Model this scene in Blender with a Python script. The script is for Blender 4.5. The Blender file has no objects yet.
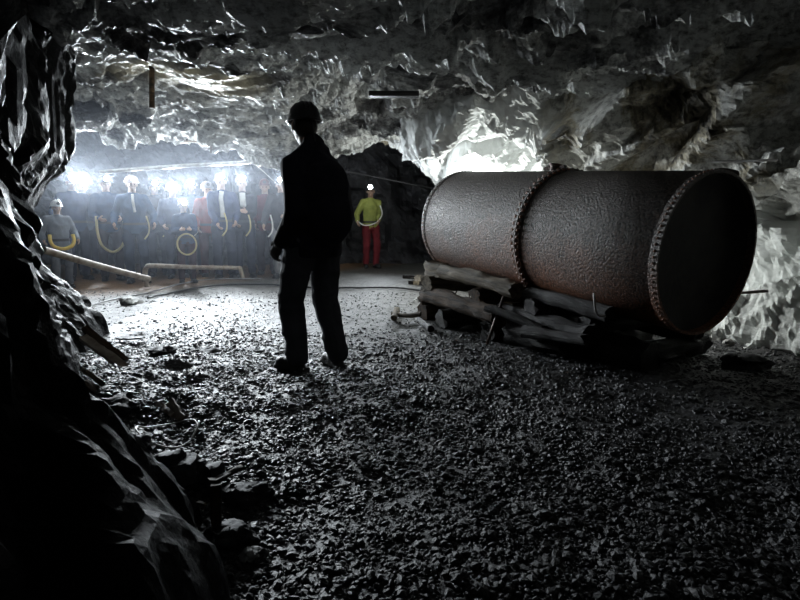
import bpy, math, random
import numpy as np
from mathutils import Vector, Matrix

random.seed(7)
RNG = np.random.default_rng(7)
SC = bpy.context.scene
COL = SC.collection
PITCH = math.radians(8.7)
CAM_H = 1.06
FPX = 533.33

# ------------------------------------------------------------------ camera, world, exposure
cam_data = bpy.data.cameras.new('camera')
cam_data.lens = 24.0
cam_data.sensor_width = 36.0
cam_data.clip_start = 0.02
cam = bpy.data.objects.new('camera', cam_data)
COL.objects.link(cam)
cam.location = (0, 0, CAM_H)
cam.rotation_euler = (math.radians(90) - PITCH, 0, 0)
SC.camera = cam
world = bpy.data.worlds.new('mine_dark')
SC.world = world
world.use_nodes = True
world.node_tree.nodes['Background'].inputs[0].default_value = (0.55, 0.65, 1.0, 1)
world.node_tree.nodes['Background'].inputs[1].default_value = 0.0007
SC.view_settings.view_transform = 'Standard'
SC.view_settings.look = 'None'
SC.view_settings.gamma = 1.0
SC.view_settings.use_curve_mapping = False
SC.view_settings.exposure = 0.0
SC.cycles.max_bounces = 6
SC.cycles.diffuse_bounces = 3
SC.cycles.volume_bounces = 0
SC.cycles.use_denoising = True
SC.cycles.sample_clamp_indirect = 3.0
LAMP_W = 250.0
LAMP_COL = (0.86, 0.94, 1.0)
HAZE_DENSITY = 0.0095


def ray(px, py):
    u = (px - 400) / FPX
    v = (300 - py) / FPX
    return np.array([u, math.cos(PITCH) + v * math.sin(PITCH), -math.sin(PITCH) + v * math.cos(PITCH)])


def on_plane(px, py, z=0.0):          # point of the horizontal plane z seen at a pixel of the photo
    r = ray(px, py)
    t = (z - CAM_H) / r[2]
    return Vector((r[0] * t, r[1] * t, z))


def at_depth(px, py, y):
    r = ray(px, py)
    t = y / r[1]
    return Vector((r[0] * t, y, CAM_H + r[2] * t))


# ------------------------------------------------------------------ numeric noise
def _hash(ix, iy, iz, seed):
    h = (ix.astype(np.int64) * 374761393 + iy.astype(np.int64) * 668265263 + iz.astype(np.int64) * 2147483647 + seed * 974634777) & 0xFFFFFFFF
    h = ((h ^ (h >> 13)) * 1274126177) & 0xFFFFFFFF
    h = ((h ^ (h >> 16)) * 2246822519) & 0xFFFFFFFF
    h = (h ^ (h >> 15)) & 0xFFFFFFFF
    return h / 4294967296.0


def vnoise(P, seed=0):                # smooth value noise, -1..1
    I = np.floor(P)
    F = P - I
    F = F * F * F * (F * (F * 6 - 15) + 10)
    out = np.zeros(len(P))
    for dx in (0, 1):
        wx = F[:, 0] if dx else 1 - F[:, 0]
        for dy in (0, 1):
            wy = F[:, 1] if dy else 1 - F[:, 1]
            for dz in (0, 1):
                wz = F[:, 2] if dz else 1 - F[:, 2]
                out += wx * wy * wz * _hash(I[:, 0] + dx, I[:, 1] + dy, I[:, 2] + dz, seed)
    return out * 2 - 1


def fbm(P, octaves=4, seed=0, gain=0.5):
    out = np.zeros(len(P))
    a = 1.0
    for o in range(octaves):
        out += a * vnoise(P * (2 ** o) + 17.3 * o, seed + o)
        a *= gain
    return out


def facets(P, seed=0, tilt=1.0, k=26.0):      # broken-rock relief: each Voronoi cell is a tilted plane at its own height, edges slightly worn
    I = np.floor(P)
    acc = np.zeros(len(P))
    wsum = np.full(len(P), 1e-12)
    for dx in (-1, 0, 1):
        for dy in (-1, 0, 1):
            for dz in (-1, 0, 1):
                cx, cy, cz = I[:, 0] + dx, I[:, 1] + dy, I[:, 2] + dz
                h0 = _hash(cx, cy, cz, seed) * 65536.0
                h1 = _hash(cx, cy, cz, seed + 1) * 65536.0
                h2 = _hash(cx, cy, cz, seed + 2) * 65536.0
                qx, qy, qz = np.floor(h0) / 65536, np.floor(h1) / 65536, np.floor(h2) / 65536
                h = _hash(cx, cy, cz, seed + 3) - 0.5
                ex, ey, ez = P[:, 0] - cx - qx, P[:, 1] - cy - qy, P[:, 2] - cz - qz
                d = ex * ex + ey * ey + ez * ez
                gx, gy, gz = h0 - np.floor(h0) - 0.5, h1 - np.floor(h1) - 0.5, h2 - np.floor(h2) - 0.5
                w = np.exp(-k * np.minimum(d, 12.0))
                acc += w * (h + tilt * 2 * (gx * ex + gy * ey + gz * ez))
                wsum += w
    return acc / wsum


def smooth(a, b, x):
    t = np.clip((x - a) / (b - a), 0, 1)
    return t * t * (3 - 2 * t)


def rot_pts(P, ax, ang):
    R = np.array(Matrix.Rotation(ang, 3, ax))
    return P @ R.T


# ------------------------------------------------------------------ materials
def mat(name, color, rough=0.6, metal=0.0, bump=0.0, bscale=40.0, color2=None, cscale=6.0, spec=0.5, emit=None, coords='Object', detail=6.0, lo=0.4, hi=0.6, stretch=None):
    m = bpy.data.materials.new(name)
    m.use_nodes = True
    nt = m.node_tree
    b = nt.nodes['Principled BSDF']
    b.inputs['Base Color'].default_value = (*color, 1)
    b.inputs['Roughness'].default_value = rough
    b.inputs['Metallic'].default_value = metal
    b.inputs['Specular IOR Level'].default_value = spec
    tc = nt.nodes.new('ShaderNodeTexCoord')
    vec = tc.outputs[coords]
    if stretch:
        mp = nt.nodes.new('ShaderNodeMapping')
        mp.inputs['Scale'].default_value = stretch
        nt.links.new(vec, mp.inputs['Vector'])
        vec = mp.outputs[0]
    if color2 is not None:
        n = nt.nodes.new('ShaderNodeTexNoise')
        n.inputs['Scale'].default_value = cscale
        n.inputs['Detail'].default_value = detail
        n.inputs['Roughness'].default_value = 0.65
        nt.links.new(vec, n.inputs['Vector'])
        r = nt.nodes.new('ShaderNodeValToRGB')
        r.color_ramp.elements[0].position = lo
        r.color_ramp.elements[0].color = (*color, 1)
        r.color_ramp.elements[1].position = hi
        r.color_ramp.elements[1].color = (*color2, 1)
        nt.links.new(n.outputs['Fac'], r.inputs[0])
        nt.links.new(r.outputs[0], b.inputs['Base Color'])
    if bump:
        n = nt.nodes.new('ShaderNodeTexNoise')
        n.inputs['Scale'].default_value = bscale
        n.inputs['Detail'].default_value = 8
        n.inputs['Roughness'].default_value = 0.7
        nt.links.new(vec, n.inputs['Vector'])
        bp = nt.nodes.new('ShaderNodeBump')
        bp.inputs['Strength'].default_value = bump
        bp.inputs['Distance'].default_value = 0.02
        nt.links.new(n.outputs['Fac'], bp.inputs['Height'])
        nt.links.new(bp.outputs[0], b.inputs['Normal'])
    if emit:
        b.inputs['Emission Color'].default_value = (*emit[0], 1)
        b.inputs['Emission Strength'].default_value = emit[1]
    return m


def rock_mat(name, pale, mid, dark, rough=0.42, lo=0.42, hi=0.58, scale=1.1, bump=0.9, patch=None, spec=0.5, stretch=(1, 1, 1)):
    m = bpy.data.materials.new(name)
    m.use_nodes = True
    nt = m.node_tree
    N = nt.nodes.new
    L = nt.links.new
    b = nt.nodes['Principled BSDF']
    b.inputs['Specular IOR Level'].default_value = spec
    tc = N('ShaderNodeTexCoord')
    mp = N('ShaderNodeMapping')
    mp.inputs['Scale'].default_value = stretch
    L(tc.outputs['Object'], mp.inputs['Vector'])
    n1 = N('ShaderNodeTexNoise')
    n1.inputs['Scale'].default_value = scale
    n1.inputs['Detail'].default_value = 9
    n1.inputs['Roughness'].default_value = 0.68
    n1.inputs['Distortion'].default_value = 0.8
    L(mp.outputs[0], n1.inputs['Vector'])
    r = N('ShaderNodeValToRGB')
    e = r.color_ramp.elements
    e[0].position = lo
    e[0].color = (*dark, 1)
    e[1].position = hi
    e[1].color = (*pale, 1)
    k = e.new((lo + hi) / 2)
    k.color = (*mid, 1)
    L(n1.outputs['Fac'], r.inputs[0])
    last = r.outputs[0]
    n3 = N('ShaderNodeTexNoise')
    n3.inputs['Scale'].default_value = scale * 14
    n3.inputs['Detail'].default_value = 5
    n3.inputs['Roughness'].default_value = 0.75
    L(mp.outputs[0], n3.inputs['Vector'])
    r3 = N('ShaderNodeValToRGB')
    r3.color_ramp.elements[0].position = 0.36
    r3.color_ramp.elements[0].color = (0.32, 0.31, 0.3, 1)
    r3.color_ramp.elements[1].position = 0.55
    r3.color_ramp.elements[1].color = (1, 1, 1, 1)
    L(n3.outputs['Fac'], r3.inputs[0])
    mx = N('ShaderNodeMix')
    mx.data_type = 'RGBA'
    mx.blend_type = 'MULTIPLY'
    mx.inputs[0].default_value = 1
    L(last, mx.inputs[6])
    L(r3.outputs[0], mx.inputs[7])
    last = mx.outputs[2]
    if patch:                          # a vein of another mineral round a fixed place in the rock
        for (c, rad, colr) in patch:
            vm = N('ShaderNodeVectorMath')
            vm.operation = 'SUBTRACT'
            L(tc.outputs['Object'], vm.inputs[0])
            vm.inputs[1].default_value = c
            vd = N('ShaderNodeVectorMath')
            vd.operation = 'DIVIDE'
            L(vm.outputs[0], vd.inputs[0])
            vd.inputs[1].default_value = rad
            vl = N('ShaderNodeVectorMath')
            vl.operation = 'LENGTH'
            L(vd.outputs[0], vl.inputs[0])
            ad = N('ShaderNodeMath')
            ad.operation = 'MULTIPLY_ADD'
            L(n1.outputs['Fac'], ad.inputs[0])
            ad.inputs[1].default_value = 1.4
            ad.inputs[2].default_value = -0.7
            sm = N('ShaderNodeMath')
            sm.operation = 'ADD'
            L(vl.outputs['Value'], sm.inputs[0])
            L(ad.outputs[0], sm.inputs[1])
            mr = N('ShaderNodeMapRange')
            mr.inputs[1].default_value = 0.7
            mr.inputs[2].default_value = 1.1
            mr.inputs[3].default_value = 1
            mr.inputs[4].default_value = 0
            L(sm.outputs[0], mr.inputs[0])
            m2 = N('ShaderNodeMix')
            m2.data_type = 'RGBA'
            L(mr.outputs[0], m2.inputs[0])
            L(last, m2.inputs[6])
            m2.inputs[7].default_value = (*colr, 1)
            last = m2.outputs[2]
    L(last, b.inputs['Base Color'])
    rr = N('ShaderNodeMapRange')
    rr.inputs[1].default_value = 0.3
    rr.inputs[2].default_value = 0.7
    rr.inputs[3].default_value = rough - 0.15
    rr.inputs[4].default_value = rough + 0.25
    L(n3.outputs['Fac'], rr.inputs[0])
    L(rr.outputs[0], b.inputs['Roughness'])
    n2 = N('ShaderNodeTexNoise')
    n2.inputs['Scale'].default_value = 11
    n2.inputs['Detail'].default_value = 10
    n2.inputs['Roughness'].default_value = 0.72
    L(mp.outputs[0], n2.inputs['Vector'])
    bp = N('ShaderNodeBump')
    bp.inputs['Strength'].default_value = bump
    bp.inputs['Distance'].default_value = 0.06
    L(n2.outputs['Fac'], bp.inputs['Height'])
    L(bp.outputs[0], b.inputs['Normal'])
    return m


M = {}
M['rock_ceiling'] = rock_mat('pale_striped_rock', (0.78, 0.79, 0.77), (0.30, 0.30, 0.30), (0.035, 0.035, 0.037), rough=0.36, scale=0.8,
                             lo=0.38, hi=0.50, stretch=(1.0, 1.6, 2.0), patch=[((-2.35, 6.0, 2.4), (0.85, 0.62, 0.8), (0.80, 0.74, 0.58))])
M['rock_wall'] = rock_mat('pale_broken_rock', (0.68, 0.68, 0.64), (0.36, 0.32, 0.23), (0.035, 0.03, 0.025), rough=0.5, scale=0.9, lo=0.37, hi=0.52,
                          patch=[((1.0, 7.6, 1.9), (1.5, 1.5, 1.3), (0.75, 0.77, 0.76)), ((3.2, 4.4, 0.5), (0.6, 1.4, 0.8), (0.68, 0.7, 0.68))])
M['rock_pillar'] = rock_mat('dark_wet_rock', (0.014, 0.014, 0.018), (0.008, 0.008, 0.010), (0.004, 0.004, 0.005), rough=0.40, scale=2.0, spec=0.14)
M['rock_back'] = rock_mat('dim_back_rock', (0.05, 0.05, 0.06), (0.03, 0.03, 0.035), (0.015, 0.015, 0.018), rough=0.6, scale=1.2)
M['stone'] = mat('wet_gravel', (0.011, 0.011, 0.013), 0.40, bump=0.5, bscale=60, color2=(0.035, 0.035, 0.038), cscale=9, lo=0.42, hi=0.62)
M['stone_pale'] = mat('pale_stone', (0.4, 0.4, 0.38), 0.55, bump=0.6, bscale=30, color2=(0.2, 0.2, 0.19), cscale=12)
M['timber'] = mat('weathered_timber', (0.075, 0.048, 0.03), 0.75, bump=1.0, bscale=55, color2=(0.025, 0.02, 0.016), cscale=26, stretch=(0.1, 1, 1), spec=.15)
M['timber_pale'] = mat('dusty_timber', (0.19, 0.155, 0.11), 0.65, bump=1.0, bscale=55, color2=(0.06, 0.05, 0.037), cscale=26, stretch=(0.1, 1, 1), spec=.15)
M['timber_dark'] = mat('black_wet_timber', (0.022, 0.019, 0.018), 0.45, bump=1.0, bscale=55, color2=(0.008, 0.007, 0.007), cscale=26, stretch=(0.1, 1, 1), spec=.15)
M['steel'] = mat('galvanised_steel', (0.42, 0.42, 0.41), 0.4, metal=0.3, bump=0.15, bscale=30, color2=(0.24, 0.22, 0.2), cscale=8)
M['iron'] = mat('dark_iron', (0.05, 0.045, 0.045), 0.45, metal=0.5, bump=0.3, bscale=40, color2=(0.09, 0.05, 0.035), cscale=10)
M['rust_pale'] = mat('pale_rusty_pipe', (0.35, 0.3, 0.24), 0.6, bump=0.3, bscale=30, color2=(0.18, 0.13, 0.1), cscale=9)
M['rubber'] = mat('black_rubber', (0.015, 0.015, 0.017), 0.5)
M['cable'] = mat('worn_cable', (0.2, 0.2, 0.21), 0.4)
M['yellow_hose'] = mat('yellow_hose', (0.75, 0.52, 0.06), 0.45)
M['yellow_dull'] = mat('dull_yellow_rope', (0.5, 0.42, 0.2), 0.6)
M['white_rope'] = mat('white_rope', (0.75, 0.75, 0.72), 0.6)
M['skin'] = mat('skin', (0.42, 0.27, 0.2), 0.55)
M['lens'] = mat('lit_lamp_lens', (1, 1, 1), 0.3, emit=((0.9, 0.96, 1.0), 70.0))
M['lamp_body'] = mat('black_lamp_housing', (0.02, 0.02, 0.022), 0.4)
M['eye'] = mat('eye', (0.05, 0.04, 0.035), 0.2)
M['hair'] = mat('dark_hair', (0.03, 0.022, 0.018), 0.6)


def fabric(name, c, c2=None, rough=0.85, bump=0.35):
    if name not in M:
        M[name] = mat(name, c, rough, bump=bump, bscale=35, color2=c2 or tuple(x * 0.7 for x in c), cscale=5, spec=0.2)
    return M[name]


# ------------------------------------------------------------------ mesh helpers
def link(name, me, m=None, parent=None):
    o = bpy.data.objects.new(name, me)
    COL.objects.link(o)
    if m is not None and me is not None:
        me.materials.clear()
        me.materials.append(m)
    if parent is not None:
        o.parent = parent
    return o


def tag(o, label=None, cat=None, group=None, kind=None):
    if label:
        o['label'] = label
    if cat:
        o['category'] = cat
    if group:
        o['group'] = group
    if kind:
        o['kind'] = kind
    return o


def empty(name, loc=(0, 0, 0), rz=0.0):
    o = bpy.data.objects.new(name, None)
    o.empty_display_size = 0.1
    COL.objects.link(o)
    o.location = loc
    o.rotation_euler = (0, 0, rz)
    return o


def mesh_np(name, V, F, shade=True):
    me = bpy.data.meshes.new(name)
    F = np.asarray(F, dtype=np.int32)
    k = F.shape[1]
    me.vertices.add(len(V))
    me.vertices.foreach_set('co', np.asarray(V, dtype=np.float32).ravel())
    me.loops.add(F.size)
    me.loops.foreach_set('vertex_index', F.ravel())
    me.polygons.add(len(F))
    me.polygons.foreach_set('loop_start', np.arange(0, F.size, k, dtype=np.int32))
    me.polygons.foreach_set('loop_total', np.full(len(F), k, dtype=np.int32))
    me.update(calc_edges=True)
    me.polygons.foreach_set('use_smooth', np.full(len(F), bool(shade)))
    me.validate()
    return me


class MB:
    """collects verts and faces; build() links them as one mesh object"""

    def __init__(self):
        self.v = []
        self.f = []

    def add(self, V, F):
        o = len(self.v)
        self.v += [tuple(p) for p in V]
        self.f += [tuple(i + o for i in f) for f in F]
        return self

    def box(self, c, s, R=None):
        P = [Vector((x * s[0] / 2, y * s[1] / 2, z * s[2] / 2)) for x in (-1, 1) for y in (-1, 1) for z in (-1, 1)]
        if R is not None:
            P = [R @ p for p in P]
        P = [p + Vector(c) for p in P]
        return self.add(P, [(0, 1, 3, 2), (4, 6, 7, 5), (0, 4, 5, 1), (2, 3, 7, 6), (0, 2, 6, 4), (1, 5, 7, 3)])

    def sphere(self, c, r, seg=12, rings=8, R=None):
        if not hasattr(r, '__len__'):
            r = (r, r, r)
        c = Vector(c)
        V = []
        F = []
        V.append(Vector((0, 0, r[2])))
        for i in range(1, rings):
            t = math.pi * i / rings
            for j in range(seg):
                a = 2 * math.pi * j / seg
                V.append(Vector((r[0] * math.sin(t) * math.cos(a), r[1] * math.sin(t) * math.sin(a), r[2] * math.cos(t))))
        V.append(Vector((0, 0, -r[2])))
        for j in range(seg):
            F.append((0, 1 + j, 1 + (j + 1) % seg))
            for i in range(rings - 2):
                a = 1 + i * seg
                F.append((a + j, a + seg + j, a + seg + (j + 1) % seg, a + (j + 1) % seg))
            a = 1 + (rings - 2) * seg
            F.append((a + j, len(V) - 1, a + (j + 1) % seg))
        if R is not None:
            V = [R @ p for p in V]
        return self.add([p + c for p in V], F)

    def tube(self, pts, rads, seg=12, cap=True, flat=None, up=None):
        """swept tube through pts; rads one radius or (rx, ry) each"""
        pts = [Vector(p) for p in pts]
        n = len(pts)
        if not hasattr(rads, '__len__'):
            rads = [rads] * n
        prev = Vector(up) if up is not None else None
        rings = []
        for i, p in enumerate(pts):
            t = (pts[min(i + 1, n - 1)] - pts[max(i - 1, 0)])
            t = t.normalized() if t.length > 1e-9 else Vector((0, 0, 1))
            if prev is None:
                prev = Vector((1, 0, 0)) if abs(t.x) < 0.9 else Vector((0, 1, 0))
            u = (prev - t * prev.dot(t))
            if u.length < 1e-5:
                u = t.orthogonal()
            u.normalize()
            prev = u
            w = t.cross(u)
            r = rads[i]
            rx, ry = (r if hasattr(r, '__len__') else (r, r))
            rings.append([p + u * rx * math.cos(2 * math.pi * k / seg) + w * ry * math.sin(2 * math.pi * k / seg) for k in range(seg)])
        V = [q for r in rings for q in r]
        F = []
        for i in range(n - 1):
            for k in range(seg):
                k2 = (k + 1) % seg
                F.append((i * seg + k, i * seg + k2, (i + 1) * seg + k2, (i + 1) * seg + k))
        if cap:
            F.append(tuple(reversed(range(seg))))
            F.append(tuple((n - 1) * seg + k for k in range(seg)))
        return self.add(V, F)

    def limb(self, p0, p1, r0, r1, seg=12):
        self.tube([p0, p1], [r0, r1], seg)
        self.sphere(p0, r0, seg, 8)
        self.sphere(p1, r1, seg, 8)
        return self

    def mesh(self, name, smooth_=True):
        me = bpy.data.meshes.new(name)
        me.from_pydata([tuple(p) for p in self.v], [], self.f)
        me.update()
        if smooth_:
            me.polygons.foreach_set('use_smooth', [True] * len(me.polygons))
        return me

    def build(self, name, m, parent=None, smooth_=True, sharp=None):
        me = self.mesh(name, smooth_)
        if sharp:
            me.set_sharp_from_angle(angle=math.radians(sharp))
        return link(name, me, m, parent)


def catmull(P, n=8):
    P = [Vector(p) for p in P]
    out = []
    for i in range(len(P) - 1):
        a = P[max(i - 1, 0)]
        b = P[i]
        c = P[i + 1]
        d = P[min(i + 2, len(P) - 1)]
        for k in range(n):
            t = k / n
            out.append(0.5 * ((2 * b) + (c - a) * t + (2 * a - 5 * b + 4 * c - d) * t * t + (3 * b - a - 3 * c + d) * t ** 3))
    out.append(P[-1])
    return out


def grid_faces(nu, nv):
    i = np.arange(nu - 1)[:, None] * nv + np.arange(nv - 1)[None, :]
    return np.stack([i, i + nv, i + nv + 1, i + 1], -1).reshape(-1, 4)


# ------------------------------------------------------------------ floor
def floor_height(x, y):
    x = np.atleast_1d(np.asarray(x, float))
    y = np.atleast_1d(np.asarray(y, float))
    P = np.stack([x, y, x * 0], -1)
    h = 0.028 * fbm(P * 0.9, 3, 11)
    rough_left = smooth(-0.3, -1.1, x + 0.28 * (y - 2.0)) * smooth(5.5, 3.0, y)
    h = h + rough_left * (0.035 * fbm(P * 3.1, 3, 21) + 0.03)
    h = h + 0.012 * fbm(P * 5.0, 2, 31) * smooth(9, 5, y)
    return h


def fz(x, y):
    return float(floor_height(x, y)[0])


xs = np.arange(-9.5, 4.6, 0.03)
ys = np.arange(-1.4, 13.0, 0.03)
X, Y = np.meshgrid(xs, ys, indexing='ij')
Xf, Yf = X.ravel(), Y.ravel()
P = np.stack([Xf, Yf, Xf * 0], -1)
Z = floor_height(Xf, Yf) + 0.007 * facets(P * 14, 5, 0.6) + 0.006 * facets(P * 30, 6, 0.6)
fl = link('floor', mesh_np('floor', np.stack([Xf, Yf, Z], -1), grid_faces(len(xs), len(ys))[:, ::-1]))
tag(fl, kind='structure')


def floor_mat():
    m = bpy.data.materials.new('mine_floor')
    m.use_nodes = True
    nt = m.node_tree
    N = nt.nodes.new
    L = nt.links.new
    b = nt.nodes['Principled BSDF']
    tc = N('ShaderNodeTexCoord')
    sp = N('ShaderNodeSeparateXYZ')
    L(tc.outputs['Object'], sp.inputs[0])
    n = N('ShaderNodeTexNoise')
    n.inputs['Scale'].default_value = 1.3
    n.inputs['Detail'].default_value = 8
    n.inputs['Roughness'].default_value = 0.7
    L(tc.outputs['Object'], n.inputs[0])
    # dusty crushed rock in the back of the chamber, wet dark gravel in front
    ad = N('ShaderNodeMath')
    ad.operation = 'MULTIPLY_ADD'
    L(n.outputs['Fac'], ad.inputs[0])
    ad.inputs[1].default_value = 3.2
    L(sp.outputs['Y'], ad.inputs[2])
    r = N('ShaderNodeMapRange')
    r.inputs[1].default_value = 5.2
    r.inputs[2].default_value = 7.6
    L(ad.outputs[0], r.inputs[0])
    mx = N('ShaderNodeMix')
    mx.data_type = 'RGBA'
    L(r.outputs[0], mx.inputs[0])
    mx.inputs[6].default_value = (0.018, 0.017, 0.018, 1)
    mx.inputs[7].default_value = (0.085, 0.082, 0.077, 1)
    # ochre mud beside the pillar at the back
    xr = N('ShaderNodeMath')
    xr.operation = 'MULTIPLY_ADD'
    L(sp.outputs['Y'], xr.inputs[0])
    xr.inputs[1].default_value = -0.75
    L(sp.outputs['X'], xr.inputs[2])
    xm = N('ShaderNodeMapRange')
    xm.inputs[1].default_value = -9.1
    xm.inputs[2].default_value = -9.9
    xm.inputs[3].default_value = 0
    xm.inputs[4].default_value = 1
    L(xr.outputs[0], xm.inputs[0])
    m2 = N('ShaderNodeMix')
    m2.data_type = 'RGBA'
    L(xm.outputs[0], m2.inputs[0])
    L(mx.outputs[2], m2.inputs[6])
    m2.inputs[7].default_value = (0.15, 0.085, 0.042, 1)
    n4 = N('ShaderNodeTexNoise')
    n4.inputs['Scale'].default_value = 22
    n4.inputs['Detail'].default_value = 6
    n4.inputs['Roughness'].default_value = 0.8
    L(tc.outputs['Object'], n4.inputs[0])
    r4 = N('ShaderNodeMapRange')
    r4.inputs[1].default_value = 0.35
    r4.inputs[2].default_value = 0.65
    r4.inputs[3].default_value = 0.45
    r4.inputs[4].default_value = 1.3
    L(n4.outputs['Fac'], r4.inputs[0])
    m3 = N('ShaderNodeMix')
    m3.data_type = 'RGBA'
    m3.blend_type = 'MULTIPLY'
    m3.inputs[0].default_value = 1
    L(m2.outputs[2], m3.inputs[6])
    L(r4.outputs[0], m3.inputs[7])
    L(m3.outputs[2], b.inputs['Base Color'])
    b.inputs['Roughness'].default_value = 0.5
    bp = N('ShaderNodeBump')
    bp.inputs['Strength'].default_value = 0.7
    bp.inputs['Distance'].default_value = 0.02
    L(n4.outputs['Fac'], bp.inputs['Height'])
    L(bp.outputs[0], b.inputs['Normal'])
    return m


fl.data.materials.append(floor_mat())

# ------------------------------------------------------------------ ceiling (an uneven roof that drops to a lip, then rises over the back drift)
LIPX = np.array([-9.5, -5.4, -3.8, -2.8, -1.9, -1.2, -0.6, -0.15, 0.25, 0.6, 1.5, 5])
LIPZ = np.array([2.42, 2.40, 2.30, 2.12, 2.02, 2.05, 2.16, 2.20, 2.02, 1.85, 1.9, 1.9])
xs = np.arange(-9.5, 5.2, 0.028)
ys = np.arange(-1.4, 13.2, 0.028)
X, Y = np.meshgrid(xs, ys, indexing='ij')
Xf, Yf = X.ravel(), Y.ravel()
P = np.stack([Xf, Yf, Xf * 0 + 2.4], -1)
lip = np.interp(Xf, LIPX, LIPZ)
base_tilt = -0.32 * (Xf + 2.35) * np.exp(-(((Xf + 2.35) / 0.8) ** 2 + ((Yf - 6.0) / 0.7) ** 2))
lip_y = 8.35 + 0.25 * vnoise(P * 0.8, 3)
base = 2.56 + (lip - 2.56) * smooth(6.4, 8.3, Yf)
base = base + 1.3 * smooth(0.0, 0.7, Yf - lip_y) + base_tilt
base = base + 0.9 * smooth(2.3, 3.6, Xf) * smooth(5.0, 3.8, Yf)
base = base - 0.22 * np.exp(-(((Xf - 1.9) / 0.8) ** 2 + ((Yf - 4.7) / 0.5) ** 2))
warp = np.stack([0.35 * vnoise(P * 0.7, 91), 0.35 * vnoise(P * 0.7, 92), 0 * Xf], -1)
Q = P + warp
Qs = rot_pts(Q, 'Z', math.radians(22)) * np.array([0.75, 1.7, 1.0])
calm = 1 - 0.75 * np.exp(-(((Xf + 2.35) / 1.0) ** 2 + ((Yf - 6.0) / 0.8) ** 2))
fade = smooth(9.6, 8.0, Yf) * 0.7 + 0.3
disp = 0.23 * facets(Qs * 1.15, 40, 0.9, 70) + 0.13 * facets(Qs * 2.9 + 5, 50, 0.9, 60) + 0.05 * fbm(Qs * 2.0, 4, 60)
disp = disp * (1 + 0.6 * smooth(0.3, 1.2, Xf))
disp2 = 0.05 * facets(Qs * 7.0 + 9, 70, 1.0, 45) + 0.022 * facets(Qs * 17.0, 80, 1.0, 40)
Z = base + (disp * fade + disp2) * calm
ce = link('ceiling', mesh_np('ceiling', np.stack([Xf, Yf, Z], -1), grid_faces(len(xs), len(ys)), False), M['rock_ceiling'])
tag(ce, kind='structure')
CEIL = Z.reshape(len(xs), len(ys))
CX0, CY0, CD = xs[0], ys[0], 0.028


def cz(x, y):
    return float(CEIL[int(round((x - CX0) / CD)), int(round((y - CY0) / CD))])


# ------------------------------------------------------------------ walls swept along a path
def wall(name, path, z0, z1, lean, dispf, m, du=0.03, dv=0.03, flip=False, shade=False):
    C = catmull([(p[0], p[1], 0) for p in path], 24)
    C = np.array([tuple(c) for c in C])
    seg = np.linalg.norm(np.diff(C, axis=0), axis=1)
    S = np.concatenate([[0], np.cumsum(seg)])
    s = np.arange(0, S[-1], du)
    cx = np.interp(s, S, C[:, 0])
    cy = np.interp(s, S, C[:, 1])
    k = 9
    pad = lambda a: np.concatenate([np.full(k, a[0]), a, np.full(k, a[-1])])
    gx = np.gradient(np.convolve(pad(cx), np.ones(2 * k + 1) / (2 * k + 1), 'valid'))
    gy = np.gradient(np.convolve(pad(cy), np.ones(2 * k + 1) / (2 * k + 1), 'valid'))
    ln = np.hypot(gx, gy) + 1e-9
    nx, ny = -gy / ln, gx / ln
    if flip:
        nx, ny = -nx, -ny
    z = np.arange(z0, z1, dv)
    CXg, Zg = np.meshgrid(cx, z, indexing='ij')
    CYg, _ = np.meshgrid(cy, z, indexing='ij')
    NX, _ = np.meshgrid(nx, z, indexing='ij')
    NY, _ = np.meshgrid(ny, z, indexing='ij')
    CXg, CYg, Zg, NX, NY = [a.ravel() for a in (CXg, CYg, Zg, NX, NY)]
    off = lean(CXg, CYg, Zg)
    Pp = np.stack([CXg + NX * off, CYg + NY * off, Zg], -1)
    d, dz = dispf(Pp)
    G = Pp.reshape(len(s), len(z), 3)
    nn = np.cross(np.gradient(G, axis=0), np.gradient(G, axis=1)).reshape(-1, 3)
    nn /= np.linalg.norm(nn, axis=1)[:, None] + 1e-9
    nn *= np.sign((nn[:, 0] * NX + nn[:, 1] * NY))[:, None]
    V = Pp + nn * d[:, None]
    V[:, 2] += dz
    F = grid_faces(len(s), len(z))
    if flip:
        F = F[:, ::-1]
    o = link(name, mesh_np(name, V, F, shade), m)
    tag(o, kind='structure')
    return o


def lean_right(x, y, z):
    jamb = smooth(6.6, 8.0, y) * smooth(9.6, 8.8, y)
    a = jamb * 1.15 * smooth(1.25, 2.5, z) ** 1.2
    mid = smooth(4.6, 5.6, y) * (1 - jamb)
    a = a + mid * 0.75 * smooth(1.3, 2.6, z)
    a = a - smooth(5.0, 4.2, y) * 1.1 * smooth(1.45, 1.9, z)
    a = a + 0.25 * smooth(0.6, 0.0, z) * smooth(7.0, 5.5, y)
    return a


def disp_right(P_):
    e1 = np.array([0.49, -0.74, 0.46])
    e3 = np.array([-0.83, -0.55, 0.0])
    e2 = np.cross(e3, e1)
    Q_ = np.stack([P_ @ e1 * 0.55, P_ @ e2 * 1.25, P_ @ e3 * 0.8], -1)
    Q_ = Q_ + 0.3 * np.stack([vnoise(P_ * 0.9, 1), vnoise(P_ * 0.9, 2), vnoise(P_ * 0.9, 3)], -1)
    k = 1 - 0.55 * smooth(7.2, 8.2, P_[:, 1])
    d = k * (0.38 * facets(Q_ * 1.15, 100, 1.0, 60) + 0.15 * facets(Q_ * 2.7, 110, 1.0, 50)) + 0.05 * fbm(P_ * 1.7, 3, 120)
    d = d + 0.05 * facets(P_ * 6.0, 130, 1.0, 40) + 0.022 * facets(P_ * 15, 140, 1.0, 40)
    return d, 0.05 * vnoise(P_ * 2.0, 150)


wall('wall_right', [(4.3, -1.4), (4.1, 1.0), (3.75, 2.8), (3.35, 4.1), (2.85, 5.3), (2.15, 6.5), (1.3, 7.6), (0.82, 8.3), (0.95, 9.2), (1.7, 10.6), (2.3, 13.1)],
     -0.2, 3.6, lean_right, disp_right, M['rock_wall'])


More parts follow.
